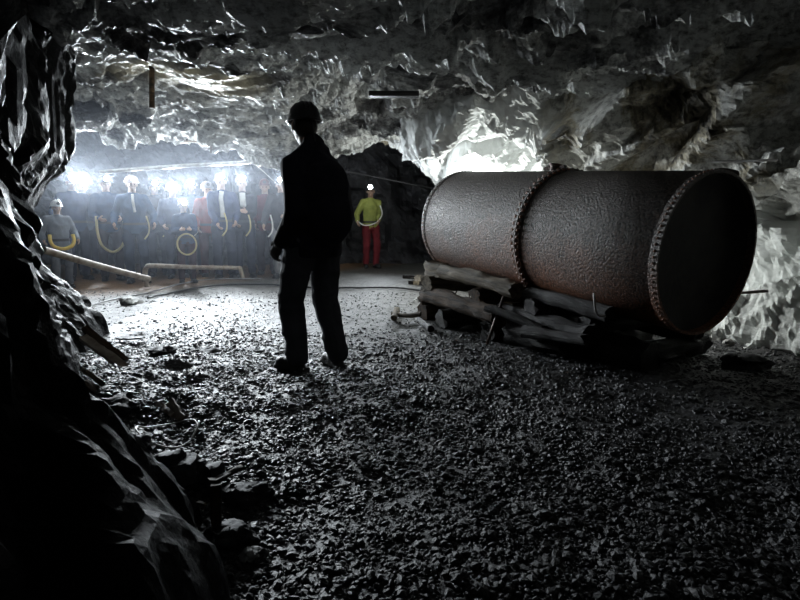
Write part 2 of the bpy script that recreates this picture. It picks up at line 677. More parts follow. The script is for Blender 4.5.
def lean_left(x, y, z):
    f = 0.36 * smooth(0.85, 0.0, z) ** 1.5 * smooth(5.6, 4.4, y)
    f = f - 0.06 * smooth(0.3, 0.9, z) * smooth(1.3, 1.0, z) * smooth(2.6, 3.4, y)
    f = f - 0.14 * smooth(0.25, 0.7, z) * smooth(1.7, 1.25, z) * smooth(1.7, 3.2, y)
    f = f + 0.12 * smooth(1.1, 1.6, z) * smooth(3.3, 4.4, y)
    return f


def disp_left(P_):
    Q_ = P_ * np.array([1, 1, 0.34]) + 0.2 * np.stack([vnoise(P_ * 1.3, 1), vnoise(P_ * 1.3, 2), vnoise(P_ * 1.3, 3)], -1)
    near = smooth(6.2, 5.0, P_[:, 1])
    d = 0.09 * facets(Q_ * 2.3, 200, 0.8) + 0.05 * facets(Q_ * 5.3, 210, 0.9) + 0.10 * fbm(Q_ * 2.0, 3, 220)
    d = d + 0.022 * facets(Q_ * 12, 230, 1.0) + 0.01 * facets(Q_ * 26, 240, 1.0)
    calmz = 1 - .55 * np.exp(-((P_[:, 2] - 1.0) / 0.6) ** 2) * smooth(2.0, 3.5, P_[:, 1])
    return d * (0.55 + 0.45 * near) * calmz, 0.03 * vnoise(P_ * 3.0, 250)


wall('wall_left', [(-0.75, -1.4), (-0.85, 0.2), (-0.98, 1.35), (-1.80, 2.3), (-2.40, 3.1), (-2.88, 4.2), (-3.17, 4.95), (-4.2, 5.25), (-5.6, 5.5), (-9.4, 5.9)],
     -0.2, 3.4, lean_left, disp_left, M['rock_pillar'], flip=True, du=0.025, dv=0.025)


def disp_back(P_):
    return 0.4 * facets(P_ * 0.9, 300, 0.8) + 0.15 * facets(P_ * 2.4, 310, 0.9) + 0.05 * facets(P_ * 6, 320, 1), 0 * P_[:, 0]


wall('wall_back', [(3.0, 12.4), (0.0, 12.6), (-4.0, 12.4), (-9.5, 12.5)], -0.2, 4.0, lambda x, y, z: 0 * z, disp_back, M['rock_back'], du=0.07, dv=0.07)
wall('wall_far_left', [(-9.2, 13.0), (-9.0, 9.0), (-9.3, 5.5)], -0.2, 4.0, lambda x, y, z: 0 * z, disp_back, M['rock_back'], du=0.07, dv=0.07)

# ------------------------------------------------------------------ haze hanging in the drift
hz = MB().box((-5.15, 8.8, 1.75), (7.9, 5.6, 3.5)).build('haze', None, smooth_=False)
hm = bpy.data.materials.new('damp_haze')
hm.use_nodes = True
nt = hm.node_tree
nt.nodes.clear()
out = nt.nodes.new('ShaderNodeOutputMaterial')
vs = nt.nodes.new('ShaderNodeVolumeScatter')
vs.inputs['Color'].default_value = (0.80, 0.87, 1.0, 1)
vs.inputs['Density'].default_value = HAZE_DENSITY
vs.inputs['Anisotropy'].default_value = 0.6
nt.links.new(vs.outputs[0], out.inputs['Volume'])
hz.data.materials.clear()
hz.data.materials.append(hm)
tag(hz, 'thin bluish damp haze hanging round the crowd at the back of the mine', 'haze', kind='stuff')

# ------------------------------------------------------------------ loose stones
ICO_V = []
g = (1 + 5 ** 0.5) / 2
for a_, b_ in ((-1, g), (1, g), (-1, -g), (1, -g)):
    ICO_V.append((a_, b_, 0))
for a_, b_ in ((-1, g), (1, g), (-1, -g), (1, -g)):
    ICO_V.append((0, a_, b_))
for a_, b_ in ((-1, g), (1, g), (-1, -g), (1, -g)):
    ICO_V.append((b_, 0, a_))
ICO_V = np.array(ICO_V) / math.sqrt(1 + g * g)
ICO_F = np.array([(0, 11, 5), (0, 5, 1), (0, 1, 7), (0, 7, 10), (0, 10, 11), (1, 5, 9), (5, 11, 4), (11, 10, 2), (10, 7, 6), (7, 1, 8),
                  (3, 9, 4), (3, 4, 2), (3, 2, 6), (3, 6, 8), (3, 8, 9), (4, 9, 5), (2, 4, 11), (6, 2, 10), (8, 6, 7), (9, 8, 1)])


def stones(n, xy, size, seed):
    r = np.random.default_rng(seed)
    s = size[:, None] * np.stack([r.uniform(0.8, 1.35, n), r.uniform(0.6, 1.0, n), r.uniform(0.4, 0.75, n)], -1)
    J = ICO_V[None] * (1 + r.uniform(-0.28, 0.28, (n, 12, 1)))
    V = J * s[:, None, :]
    az = r.uniform(0, 2 * math.pi, n)
    tx = r.normal(0, 0.35, n)
    c, s_ = np.cos(tx), np.sin(tx)
    V = np.stack([V[..., 0], V[..., 1] * c[:, None] - V[..., 2] * s_[:, None], V[..., 1] * s_[:, None] + V[..., 2] * c[:, None]], -1)
    c, s_ = np.cos(az), np.sin(az)
    V = np.stack([V[..., 0] * c[:, None] - V[..., 1] * s_[:, None], V[..., 0] * s_[:, None] + V[..., 1] * c[:, None], V[..., 2]], -1)
    z = floor_height(xy[:, 0], xy[:, 1]) + size * 0.22
    V = V + np.stack([xy[:, 0], xy[:, 1], z], -1)[:, None, :]
    F = ICO_F[None] + (np.arange(n) * 12)[:, None, None]
    return V.reshape(-1, 3), F.reshape(-1, 3)


n = 150000
dist = 1.1 + 6.6 * RNG.random(n) ** 1.25
u = RNG.uniform(-0.82, 0.86, n)
xy = np.stack([u * dist, dist], -1)
keep = (xy[:, 0] > -0.62 * xy[:, 1] - 0.1) & (xy[:, 0] < 3.7)
clump = vnoise(np.stack([xy[:, 0], xy[:, 1], 0 * dist], -1) * 1.1, 77)
keep &= (clump + RNG.uniform(-0.5, 1.0, n)) > -0.7
keep &= RNG.random(n) > 0.85 * smooth(4.2, 5.6, dist + 0.8 * clump)
xy = xy[keep]
n = len(xy)
size = np.clip(RNG.lognormal(math.log(0.0068), 0.45, n), 0.0035, 0.022)
V_, F_ = stones(n, xy, size, 3)
gv = link('gravel', mesh_np('gravel', V_, F_, False), M['stone'])
tag(gv, 'dark wet crushed stone spread over the whole mine floor', 'gravel', kind='stuff')

# ------------------------------------------------------------------ riveted tank
TC = Vector((0.7134, 5.995, 1.015))
TAZ, TEL, TR, TL, TSEAM = 0.518, -0.071, 0.552, 2.773, 1.468
TD = Vector((math.sin(TAZ) * math.cos(TEL), -math.cos(TAZ) * math.cos(TEL), math.sin(TEL)))
TU = TD.cross(Vector((0, 0, 1))).normalized()       # towards the camera's left
TW = TU.cross(TD).normalized()
if TU.x > 0:
    TU = -TU
if TW.z < 0:
    TW = -TW
tank = empty('riveted_tank', (TC.x, TC.y, 0))
tag(tank, 'big rusty riveted steel cylinder lying on stacked timbers', 'tank')


def tk(s, r, ang):                     # ang 0 = left side, 90 = top
    return TC + TD * s + TU * (r * math.cos(ang)) + TW * (r * math.sin(ang)) - tank.location


def ring_mesh(prof, seg=96, closed=False):
    """surface of revolution about the tank axis; prof = [(s, r)]"""
    b = MB()
    V = [tk(s, r, 2 * math.pi * k / seg) for (s, r) in prof for k in range(seg)]
    F = []
    n_ = len(prof)
    for i in range(n_ if closed else n_ - 1):
        j = (i + 1) % n_
        for k in range(seg):
            k2 = (k + 1) % seg
            F.append((i * seg + k, i * seg + k2, j * seg + k2, j * seg + k))
    return b.add(V, F)


def tank_mat():
    m = bpy.data.materials.new('pitted_rusty_steel')
    m.use_nodes = True
    nt = m.node_tree
    N = nt.nodes.new
    L = nt.links.new
    b = nt.nodes['Principled BSDF']
    b.inputs['Metallic'].default_value = 0.1
    b.inputs['Specular IOR Level'].default_value = 0.38
    tc = N('ShaderNodeTexCoord')
    n = N('ShaderNodeTexNoise')
    n.inputs['Scale'].default_value = 1.6
    n.inputs['Detail'].default_value = 8
    n.inputs['Roughness'].default_value = 0.7
    L(tc.outputs['Object'], n.inputs[0])
    sp = N('ShaderNodeSeparateXYZ')
    L(tc.outputs['Object'], sp.inputs[0])
    ad = N('ShaderNodeMath')
    ad.operation = 'MULTIPLY_ADD'
    L(sp.outputs['Z'], ad.inputs[0])
    ad.inputs[1].default_value = -0.75
    L(n.outputs['Fac'], ad.inputs[2])
    r = N('ShaderNodeValToRGB')
    e = r.color_ramp.elements
    e[0].position = 0.0
    e[0].color = (0.09, 0.072, 0.062, 1)
    e[1].position = 0.30
    e[1].color = (0.19, 0.07, 0.03, 1)
    mr = N('ShaderNodeMapRange')
    mr.inputs[1].default_value = -0.25
    mr.inputs[2].default_value = 0.35
    mr.inputs[4].default_value = 0.4
    L(ad.outputs[0], mr.inputs[0])
    L(mr.outputs[0], r.inputs[0])
    n2 = N('ShaderNodeTexNoise')
    n2.inputs['Scale'].default_value = 62
    n2.inputs['Detail'].default_value = 4
    n2.inputs['Roughness'].default_value = 0.6
    L(tc.outputs['Object'], n2.inputs[0])
    r2 = N('ShaderNodeMapRange')
    r2.inputs[1].default_value = 0.35
    r2.inputs[2].default_value = 0.65
    r2.inputs[3].default_value = 0.15
    r2.inputs[4].default_value = 1.7
    L(n2.outputs['Fac'], r2.inputs[0])
    mx = N('ShaderNodeMix')
    mx.data_type = 'RGBA'
    mx.blend_type = 'MULTIPLY'
    mx.inputs[0].default_value = 1
    L(r.outputs[0], mx.inputs[6])
    L(r2.outputs[0], mx.inputs[7])
    L(mx.outputs[2], b.inputs['Base Color'])
    b.inputs['Roughness'].default_value = 0.48
    bp = N('ShaderNodeBump')
    bp.inputs['Strength'].default_value = 1.0
    bp.inputs['Distance'].default_value = 0.02
    L(n2.outputs['Fac'], bp.inputs['Height'])
    L(bp.outputs[0], b.inputs['Normal'])
    return m


M['tank'] = tank_mat()
M['end_shade'] = mat('shaded_iron', (0.012, 0.011, 0.011), 0.7, bump=.5, bscale=20, color2=(0.03, 0.026, 0.024), cscale=5)  # shade of the unlit near end plate, put into the iron's colour
# shell with thickness: outside, then back inside
ring_mesh([(0.0, TR - 0.02), (0.0, TR), (TL * .25, TR), (TSEAM - 0.03, TR), (TSEAM + 0.03, TR), (TL * .75, TR), (TL - .005, TR), (TL, TR - .004), (TL, TR - 0.014), (TL * .5, TR - 0.016), (0.02, TR - 0.02)],
          closed=True).build('shell', M['tank'], tank, sharp=40)
ring_mesh([(0.03, 0.0001), (0.03, TR * .5), (0.035, TR * .9), (0.0, TR - .017)]).build('end_plate', M['tank'], tank, sharp=40).rotation_euler = (0, 0, 0)
ring_mesh([(TL - 0.16, 0.0001), (TL - 0.155, TR * .5), (TL - 0.15, TR * .82), (TL - .12, TR * .93), (TL - 0.05, TR - .017)]).build('end_plate', M['end_shade'], tank, sharp=60)
ring_mesh([(TSEAM - 0.045, TR + .001), (TSEAM - 0.045, TR + 0.012), (TSEAM - .012, TR + .014), (TSEAM - .012, TR + .024), (TSEAM + .012, TR + .024), (TSEAM + .012, TR + .014), (TSEAM + 0.045, TR + 0.012), (TSEAM + 0.045, TR + .001)]).build('seam_band', M['tank'], tank, sharp=30)
ring_mesh([(-0.004, TR + .001), (-0.004, TR + .005), (0.045, TR + .005), (0.045, TR + .001)]).build('end_band', M['tank'], tank, sharp=30)
ring_mesh([(TL - 0.06, TR + .001), (TL - 0.06, TR + .005), (TL + .003, TR + .005), (TL + .003, TR - .012)]).build('end_band', M['tank'], tank, sharp=30)
riv_me = MB().sphere((0, 0, 0), (0.011, 0.011, 0.010), 8, 6).mesh('rivet')
riv_me.materials.append(M['tank'])
rest = MB()
spots_r = []
for s, r_, cnt in ((TL - .028, TR + .004, 88), (TSEAM + .030, TR + .012, 64), (TSEAM - .030, TR + .012, 64), (0.022, TR + .005, 84)):
    for k in range(cnt):
        a_ = 2 * math.pi * k / cnt
        p = tk(s, r_, a_)
        wp = p + tank.location
        nrm = TU * math.cos(a_) + TW * math.sin(a_)
        facing = nrm.dot((Vector((0, 0, CAM_H)) - wp).normalized())
        spots_r.append((facing > 0.03, (wp - Vector((0, 0, CAM_H))).length, p, 1.5 if abs(s - TSEAM) < .1 else .9))
vis = sorted([q for q in spots_r if q[0]], key=lambda q: q[1])[:99]
visid = {id(q) for q in vis}
for q in spots_r:
    if id(q) in visid:
        o = link('rivet', riv_me, None, tank)
        o.location = q[2]
        o.scale = (q[3],) * 3
    else:
        rest.sphere(q[2], 0.011 * q[3], 6, 4)
tag(rest.build('rivets_beyond', M['tank'], tank), kind='stuff')
# lifting hook on the near rim and a small fitting on the top
tp = tk(TL - .05, TR + .01, math.radians(78))
b = MB()
b.tube(catmull([tk(TL - .12, TR, math.radians(100)), tk(TL - .10, TR + .02, math.radians(102)), tk(TL - .06, TR + .03, math.radians(106)), tk(TL - .03, TR + .035, math.radians(112)), tk(TL - .04, TR + .012, math.radians(114))], 5), 0.014, 8)
b.build('hook', M['iron'], tank)
b = MB()
b.tube([tk(1.22, TR - .01, math.radians(97)), tk(1.22, TR + .05, math.radians(97))], 0.045, 12)
b.tube([tk(1.22, TR + .05, math.radians(97)), tk(1.22, TR + .07, math.radians(97))], 0.06, 12)
b.tube([tk(1.10, TR + .03, math.radians(97)), tk(1.34, TR + .045, math.radians(97))], 0.018, 8)
b.build('valve', M['iron'], tank, sharp=40)


# ------------------------------------------------------------------ timber cribbing below the tank
def log_mesh(length, r, seed, square=False, seg=16):
    """a hewn, weathered timber along local x, centred at the origin"""
    rr = random.Random(seed)
    n_ = max(8, int(length / 0.05))
    pts = []
    V = []
    F = []
    bend = rr.uniform(-.02, .02)
    for i in range(n_ + 1):
        t = i / n_
        x = (t - .5) * length
        for k in range(seg):
            a_ = 2 * math.pi * k / seg
            if square:
                c, s = math.cos(a_), math.sin(a_)
                q = r / max(abs(c), abs(s)) ** 0.86
            else:
                q = r
            V.append([x, q * math.cos(a_), q * math.sin(a_) + bend * math.sin(math.pi * t)])
    V = np.array(V)
    d = 0.20 * r * fbm(V * np.array([4, 22, 22]) + seed, 3, seed) + 0.16 * r * vnoise(V * np.array([9, 9, 9]) + seed * 3, seed + 1)
    V[:, 1:] *= (1 + d / r)[:, None]
    V[:, 0] += np.where(np.abs(V[:, 0]) > length * .47, 0.04 * vnoise(V * 25, seed + 5), 0)
    for i in range(n_):
        for k in range(seg):
            k2 = (k + 1) % seg
            F.append((i * seg + k, i * seg + k2, (i + 1) * seg + k2, (i + 1) * seg + k))
    b_ = MB()
    b_.add(V, F)
    b_.f.append(tuple(reversed(range(seg))))
    b_.f.append(tuple(n_ * seg + k for k in range(seg)))
    return b_


def timber(name, p0, p1, r, seed, m, label, square=False, group=None, roll=0.0, cat='timber'):
    p0, p1 = Vector(p0), Vector(p1)
    d = p1 - p0
    o = log_mesh(d.length, r * 1.18, seed, square).build(name, M[m], None, sharp=50)
    q = d.to_track_quat('X', 'Z')
    o.rotation_euler = (q.to_matrix() @ Matrix.Rotation(roll, 3, 'X')).to_euler()
    o.location = (p0 + p1) / 2
    tag(o, label, cat, group)
    return o


def under(s, lat, z):                  # point below the tank: s along its axis, lat towards the camera's left
    h = Vector((TD.x, TD.y, 0)).normalized()
    l = Vector((TU.x, TU.y, 0)).normalized()
    p = Vector((TC.x, TC.y, 0)) + h * s + l * lat
    return Vector((p.x, p.y, z))


G_T = None
# lowest layer, across the tank
timber('support_log', under(0.12, .62, .085), under(0.12, -.6, .085), .085, 11, 'timber', 'lowest cross timber under the far end of the tank, its cut end on the gravel')
timber('support_log', under(0.62, .72, .08), under(0.66, -.5, .08), .08, 12, 'timber_dark', 'lowest cross timber just left of the leaning iron bar')
timber('support_log', under(1.25, .66, .08), under(1.2, -.6, .08), .08, 13, 'timber_dark', 'dark bottom cross log behind the foot of the iron bar')
timber('support_log', under(1.95, .55, .075), under(1.9, -.6, .075), .075, 14, 'timber_dark', 'black bottom cross log near the middle of the timber stack')
timber('support_log', under(2.45, .42, .075), under(2.4, -.6, .075), .075, 27, 'timber_dark', 'black bottom cross log deep in shade under the near end of the tank')
# second layer, along the tank
timber('support_log', under(-.02, .50, .235), under(1.35, .60, .215), .07, 15, 'timber', 'long brown log lying lengthwise low on the left side of the stack')
timber('support_log', under(1.15, .46, .215), under(2.25, .50, .205), .075, 16, 'timber_dark', 'dark lengthwise log low in the stack right of the iron bar')
timber('support_log', under(-.05, -.35, .24), under(2.5, -.40, .21), .075, 17, 'timber_dark', 'lengthwise log low on the far side of the stack beside the rock wall')
# third layer, across
timber('support_log', under(0.10, .56, .375), under(0.10, -.50, .375), .07, 18, 'timber_pale', 'square-cut pale block end under the far rim of the tank', square=True)
timber('support_log', under(0.95, .56, .35), under(0.98, -.50, .35), .068, 19, 'timber', 'middle cross timber above the long brown log')
timber('support_log', under(1.62, .52, .33), under(1.66, -.50, .32), .065, 20, 'timber_dark', 'cross timber with rounded end right under the seam of the tank')
timber('support_log', under(2.15, .48, .27), under(2.15, -.50, .27), .055, 28, 'timber_dark', 'uppermost dark cross timber by the hanging iron hook')
# top layer, lengthwise stringers the tank rests against
timber('stringer_timber', under(-.03, .42, .535), under(0.24, .43, .525), .062, 21, 'timber_pale', 'short pale square block wedged under the far left rim of the tank', square=True)
timber('stringer_timber', under(0.27, .47, .515), under(1.42, .49, .455), .062, 22, 'timber_pale', 'long dusty grey beam wedged lengthwise under the left side of the tank')
timber('stringer_timber', under(1.5, .42, .43), under(2.35, .44, .375), .05, 23, 'timber_dark', 'dark beam wedged lengthwise under the near half of the tank')
timber('stringer_timber', under(0.1, -.42, .53), under(2.3, -.42, .42), .05, 24, 'timber_dark', 'beam wedged under the far side of the tank facing the rock wall')
timber('support_log', under(1.05, .40, .10), under(2.6, .30, .10), .10, 34, 'timber_dark', 'thick black log lying lengthwise on the ground below the near half of the tank')
timber('support_log', under(1.45, .56, .10), under(2.05, .50, .12), .085, 35, 'timber_dark', 'stubby dark log on the ground at the front of the stack, right of the bar')
# broken pieces
timber('timber_offcut', under(1.75, .66, .17), under(2.3, .62, .21), .04, 25, 'timber_dark', 'short broken log leaning on the front of the stack')
timber('timber_offcut', under(1.3, .70, .30), under(1.85, .60, .20), .032, 26, 'timber_dark', 'thin broken branch sloping down across the stack', cat='branch')
timber('timber_offcut', under(-.25, .72, .06), under(.15, .98, .05), .03, 31, 'timber_pale', 'small pale wood scrap on the gravel by the corner of the stack', cat='wood scrap')
timber('timber_offcut', under(-.05, .88, .05), under(.28, .74, .09), .022, 32, 'timber_pale', 'thin curled pale wood scrap against the stack corner', cat='wood scrap')
timber('timber_offcut', under(.35, .80, .04), under(.75, .92, .04), .026, 33, 'timber_dark', 'dark splinter lying on the gravel in front of the stack', cat='wood scrap')

# leaning iron bar
a_ = at_depth(505, 293, 4.66)
b_ = on_plane(487, 344, .03)
o = MB().tube([a_, (a_ + b_) / 2, b_], 0.013, 10).build('iron_bar', M['iron'])
tag(o, 'thin rusty iron bar leaning against the timber stack under the tank', 'bar')
# hanging hook
p = at_depth(594, 293, 3.72)
o = MB().tube(catmull([p, p + Vector((0, -.02, -.06)), p + Vector((.01, -.03, -.13)), p + Vector((.04, -.03, -.16)), p + Vector((.08, -.03, -.16))], 5), 0.008, 8).build('iron_hook', M['steel'])
tag(o, 'bent iron hook hanging between tank and stacked timbers', 'hook')

# ------------------------------------------------------------------ pipes, rods, cables


def pipe(name, pts, r, m, label, cat, n=1, seg=12, group=None):
    P_ = catmull(pts, n) if n > 1 else pts
    o_ = MB().tube(P_, r, seg).build(name, M[m], None, sharp=45)
    return tag(o_, label, cat, group)


pipe('ceiling_pipe', [at_depth(100, 172, 8.7), at_depth(180, 166, 8.75), at_depth(250, 162, 8.8), at_depth(303, 164, 8.8)], .03, 'steel',
     'long pale pipe slung under the roof above the crowd', 'pipe')
pipe('ceiling_pipe', [at_depth(255, 158, 8.9), at_depth(300, 163, 9.1), at_depth(350, 172, 9.4), at_depth(440, 190, 9.8)], .011, 'rubber',
     'thin dark pipe sloping down across the dark opening beside the tank', 'pipe')
pipe('hanging_wire', [at_depth(254, 163, 8.75), at_depth(264, 172, 8.75), at_depth(277, 184, 8.75)], .006, 'steel', 'thin wire hanging slantwise from the slung pipe', 'wire')


def hang(name, px, py0, py1, y, r, m, label, cat, lean_px=0, group=None):
    top = at_depth(px, py0, y)
    bot = at_depth(px + lean_px, py1, y)
    zc = cz(top.x, top.y)
    top.z = max(top.z, zc + .04)
    return pipe(name, [top, bot], r, m, label, cat, group=group)


hang('roof_prop', 152, 66, 108, 5.9, .028, 'timber', 'short wooden post hanging down from the roof left of the pale patch', 'post')
hang('hanger_rod', 187, 118, 141, 8.0, .016, 'timber', 'left rod of the rod pair hanging from the roof over the crowd', 'rod')
hang('hanger_rod', 198, 116, 141, 8.0, .02, 'timber', 'right rod of the rod pair hanging from the roof over the crowd', 'rod')
pipe('hanger_bar', [at_depth(184, 141, 8.0), at_depth(214, 143, 8.0)], .014, 'rust_pale', 'short crossbar joining the hanging rods under the roof', 'bar')
hang('hanger_rod', 211, 134, 153, 8.0, .012, 'timber', 'thin single rod hanging right of the rod pair crossbar', 'rod')
hang('hanger_rod', 255, 140, 158, 8.3, .014, 'timber', 'dark rod hanging just above the middle of the slung pipe', 'rod')
hang('hanger_rod', 263, 141, 158, 8.3, .012, 'timber', 'rightmost thin rod hanging above the slung pipe by the miner', 'rod')
pipe('hanger_bar', [at_depth(252, 155, 8.3), at_depth(292, 158, 8.3)], .014, 'steel', 'bright bar fixed under the roof left of the miner\'s shoulder', 'bar')
p0_ = at_depth(369, 93, 5.6)
p1_ = at_depth(419, 96, 5.6)
o = MB().box((0, 0, 0), ((p1_ - p0_).length, .12, .05)).build('roof_board', M['timber_dark'], smooth_=False)
o.location = (p0_ + p1_) / 2
zc_ = cz(o.location.x, o.location.y)
bv = o.modifiers.new('bevel', 'BEVEL')
bv.width = .006
tag(o, 'dark board fixed flat against the roof above the arched opening', 'board')
w0 = at_depth(712, 162, 4.35)
w1 = at_depth(778, 160, 3.95)
pipe('wall_rod', [w0, w1], .009, 'steel', 'thin pale rod sticking along the rock wall above the tank end', 'rod')
pipe('wall_rod', [at_depth(738, 293, 4.1), at_depth(768, 291, 3.95)], .012, 'steel', 'short pale rod on the rock wall beside the near tank rim', 'rod')

# bent frame of tube lying in front of the crowd
l0 = on_plane(147, 287, .03)
l1 = l0 + Vector((-.02, .0, .27))
r1 = on_plane(243, 279, .03)
r1t = r1 + Vector((-.04, 0, .17))
pts = [l0, l0 + (l1 - l0) * .75] + [l1 + Vector((.04, .0, .03)), l1 + Vector((.14, .02, .05))] + [l1.lerp(r1t, .5) + Vector((0, 0, .03)), r1t + Vector((-.08, 0, .02)), r1t, r1]
pipe('bent_pipe', pts, .036, 'rust_pale', 'bent galvanised tube frame lying on the ground before the crowd', 'pipe', n=6, seg=14)
d0 = at_depth(44, 250, 5.85)
d1 = on_plane(149, 279, .25)
pipe('slanting_pipe', [d0, d0.lerp(d1, .5) + Vector((0, 0, -.01)), d1], .04, 'rust_pale', 'straight pipe slanting down from the pillar to the bent tube', 'pipe', n=4, seg=14)


def ground_line(name, pix, r, m, label, cat, n=8, lift=0.0):
    pts_ = []
    for (px, py) in pix:
        q_ = on_plane(px, py, 0)
        q_.z = fz(q_.x, q_.y) + r + 0.012 + lift
        pts_.append(q_)
    P_ = catmull(pts_, n)
    for q_ in P_:
        q_.z = fz(q_.x, q_.y) + r + 0.012 + lift
    o_ = MB().tube(P_, r, 8).build(name, M[m])
    return tag(o_, label, cat)


ground_line('black_hose', [(148, 301), (165, 295), (190, 290), (225, 287), (270, 287), (330, 288), (390, 291), (432, 293)], .014, 'rubber',
            'black hose snaking across the lit ground behind the miner', 'hose')
ground_line('air_line', [(76, 314), (100, 305), (135, 297), (165, 289), (205, 283), (262, 281)], .010, 'cable',
            'thin grey line laid along the ochre ground in front of the tube frame', 'cable')
# loop of cable on the ground at lower left
c0 = on_plane(168, 441)
lp = []
for k in range(30):
    t = 2 * math.pi * k / 28 + 0.3
    x = c0.x + .125 * math.cos(t) * (1 + .04 * math.sin(3 * t))
    y = c0.y + .17 * math.sin(t) + (.02 if k > 26 else 0)
    lp.append(Vector((x, y, fz(x, y) + .034 + .012 * math.sin(2 * t) + (.012 if k > 26 else 0))))
o = MB().tube(catmull(lp, 3), .0045, 6).build('cable_loop', M['steel'])
tag(o, 'loop of thin wire lying on the gravel at lower left', 'cable')


def plank(name, p0, p1, w, t_, m, label, cat='plank', roll=0.0, seed=1):
    p0, p1 = Vector(p0), Vector(p1)
    d = p1 - p0
    n_ = 14
    b2 = MB()
    V = []
    for i in range(n_ + 1):
        x = (i / n_ - .5) * d.length
        for (yy, zz) in ((-1, -1), (0, -1), (1, -1), (1, 1), (0, 1), (-1, 1)):
            V.append([x, yy * w / 2, zz * t_ / 2])
    V = np.array(V)
    V += 0.006 * np.stack([vnoise(V * 30 + seed, seed), vnoise(V * 30 + seed, seed + 1), vnoise(V * 30 + seed, seed + 2)], -1)
    F = []
    for i in range(n_):
        for k in range(6):
            k2 = (k + 1) % 6
            F.append((i * 6 + k, i * 6 + k2, (i + 1) * 6 + k2, (i + 1) * 6 + k))
    F.append((5, 4, 3, 2, 1, 0))
    F.append(tuple(n_ * 6 + k for k in range(6)))
    b2.add(V, F)
    o_ = b2.build(name, M[m], smooth_=False)
    q = d.to_track_quat('X', 'Z')
    o_.rotation_euler = (q.to_matrix() @ Matrix.Rotation(roll, 3, 'X')).to_euler()
    o_.location = (p0 + p1) / 2
    return tag(o_, label, cat)


# planks leaning on the foot of the pillar
plank('plank', at_depth(84, 328, 3.85), on_plane(126, 361, .03), .05, .03, 'timber', 'upper plank leaning on the foot of the pillar', roll=.5, seed=3)
plank('plank', at_depth(83, 337, 3.75), on_plane(124, 367, .03), .06, .03, 'rust_pale', 'wider plank right below the upper one at the pillar foot', roll=.3, seed=4)
plank('plank', at_depth(84, 370, 3.0), on_plane(112, 391, .02), .06, .025, 'timber_pale', 'short plank lower down the pillar foot, near the camera side', roll=.2, seed=5)
plank('plank', at_depth(84, 382, 2.9), on_plane(110, 402, .02), .06, .025, 'timber', 'lowest short plank at the pillar foot', roll=.4, seed=6)
# splinters
q0 = on_plane(152, 400, .05)
q1 = on_plane(173, 415, .04)
plank('wood_splinter', q0, q1, .03, .014, 'rust_pale', 'longer splinter of the two lying in a V above the wire loop', 'splinter', roll=.7, seed=7)
q0 = on_plane(171, 401, .09)
q1 = on_plane(181, 418, .03)
plank('wood_splinter', q0, q1, .04, .016, 'rust_pale', 'shorter upright splinter of the V above the wire loop', 'splinter', roll=.9, seed=8)
# stake with a cross piece at lower left
s0 = on_plane(217, 543, 0)
s0.z = fz(s0.x, s0.y)
s1 = s0 + Vector((-.006, .04, .16))
plank('wooden_stake', s0 - Vector((0, 0, .01)), s1, .034, .022, 'timber', 'short wooden stake standing in the rubble at lower left', 'stake', roll=.1, seed=9)
plank('wood_strip', s1 + Vector((-.02, -.01, .012)), s1 + Vector((.075, .06, .028)), .022, .012, 'timber_pale', 'thin pale strip lying on top of the wooden stake', 'strip', seed=10)
plank('wood_strip', on_plane(178, 502, .045), on_plane(206, 505, .06), .012, .008, 'timber_pale', 'narrow pale strip left of the stake in the rubble', 'strip', seed=12)
plank('board', on_plane(118, 338, .012), on_plane(143, 338, .012), .08, .014, 'timber_dark', 'small dark board flat on the lit ground behind the planks', 'board', seed=13)
# low timbers at the far side of the tank
for (a1, b1, lab, sd) in (((404, 277), (436, 279), 'far dark sleeper on the ground just left of the tank', 14), ((410, 283), (436, 285), 'near dark sleeper on the ground just left of the tank', 15)):
    plank('sleeper', on_plane(*a1, .04), on_plane(*b1, .04), .10, .08, 'timber_dark', lab, 'sleeper', seed=sd)
plank('sleeper', on_plane(417, 283.5, .05), on_plane(419, 277, .05), .12, .08, 'timber_pale', 'short pale block across the two dark sleepers', 'block', seed=16)


# ------------------------------------------------------------------ unseen lamps added behind the tank to light the rock there
def added_lamp(x, y, rz, h, watts, label, aim=None):
    wl = empty('added_lamp', (x, y, fz(x, y) + .01), rz)
    tag(wl, label, 'work lamp')
    st = MB().tube([(0, .02, .28 * h), (0, .02, h - .05)], .012, 8)
    for k in range(3):
        a1 = 2 * math.pi * k / 3
        st.tube([(0, .02, .45 * h), (.16 * math.cos(a1), .02 + .16 * math.sin(a1), .0)], .009, 8)
    st.build('stand', M['iron'], wl)
    hd = MB().box((0, .03, h), (.16, .05, .12)).build('lamp_head', M['lamp_body'], wl, smooth_=False)
    MB().sphere((0, -.005, h), (.065, .012, .045), 16, 8).build('lens', M['lens'], hd)
    wd = bpy.data.lights.new('added_lamp_light', 'POINT' if aim is None else 'SPOT')
    if aim is not None:
        wd.spot_size = math.radians(125)
        wd.spot_blend = 0.9
    wd.energy = watts
    wd.color = (0.96, 1.0, 0.97)
    wd.shadow_soft_size = .04
    wo = bpy.data.objects.new('added_lamp_light', wd)
    COL.objects.link(wo)
    wo.parent = hd
    wo.location = (0, -.08, h)
    if aim is not None:
        wo.rotation_euler = (Matrix.Rotation(-rz, 3, 'Z') @ (Vector(aim) - Vector((x, y, h)))).to_track_quat('-Z', 'Y').to_euler()


added_lamp(0.9, 7.15, math.radians(160), 1.15, 115, 'small unseen lamp added behind the far end of the tank')
added_lamp(2.15, 5.05, math.radians(60), 0.70, 45, 'small unseen lamp added between the tank and the right rock wall', aim=(3.3, 4.2, .35))


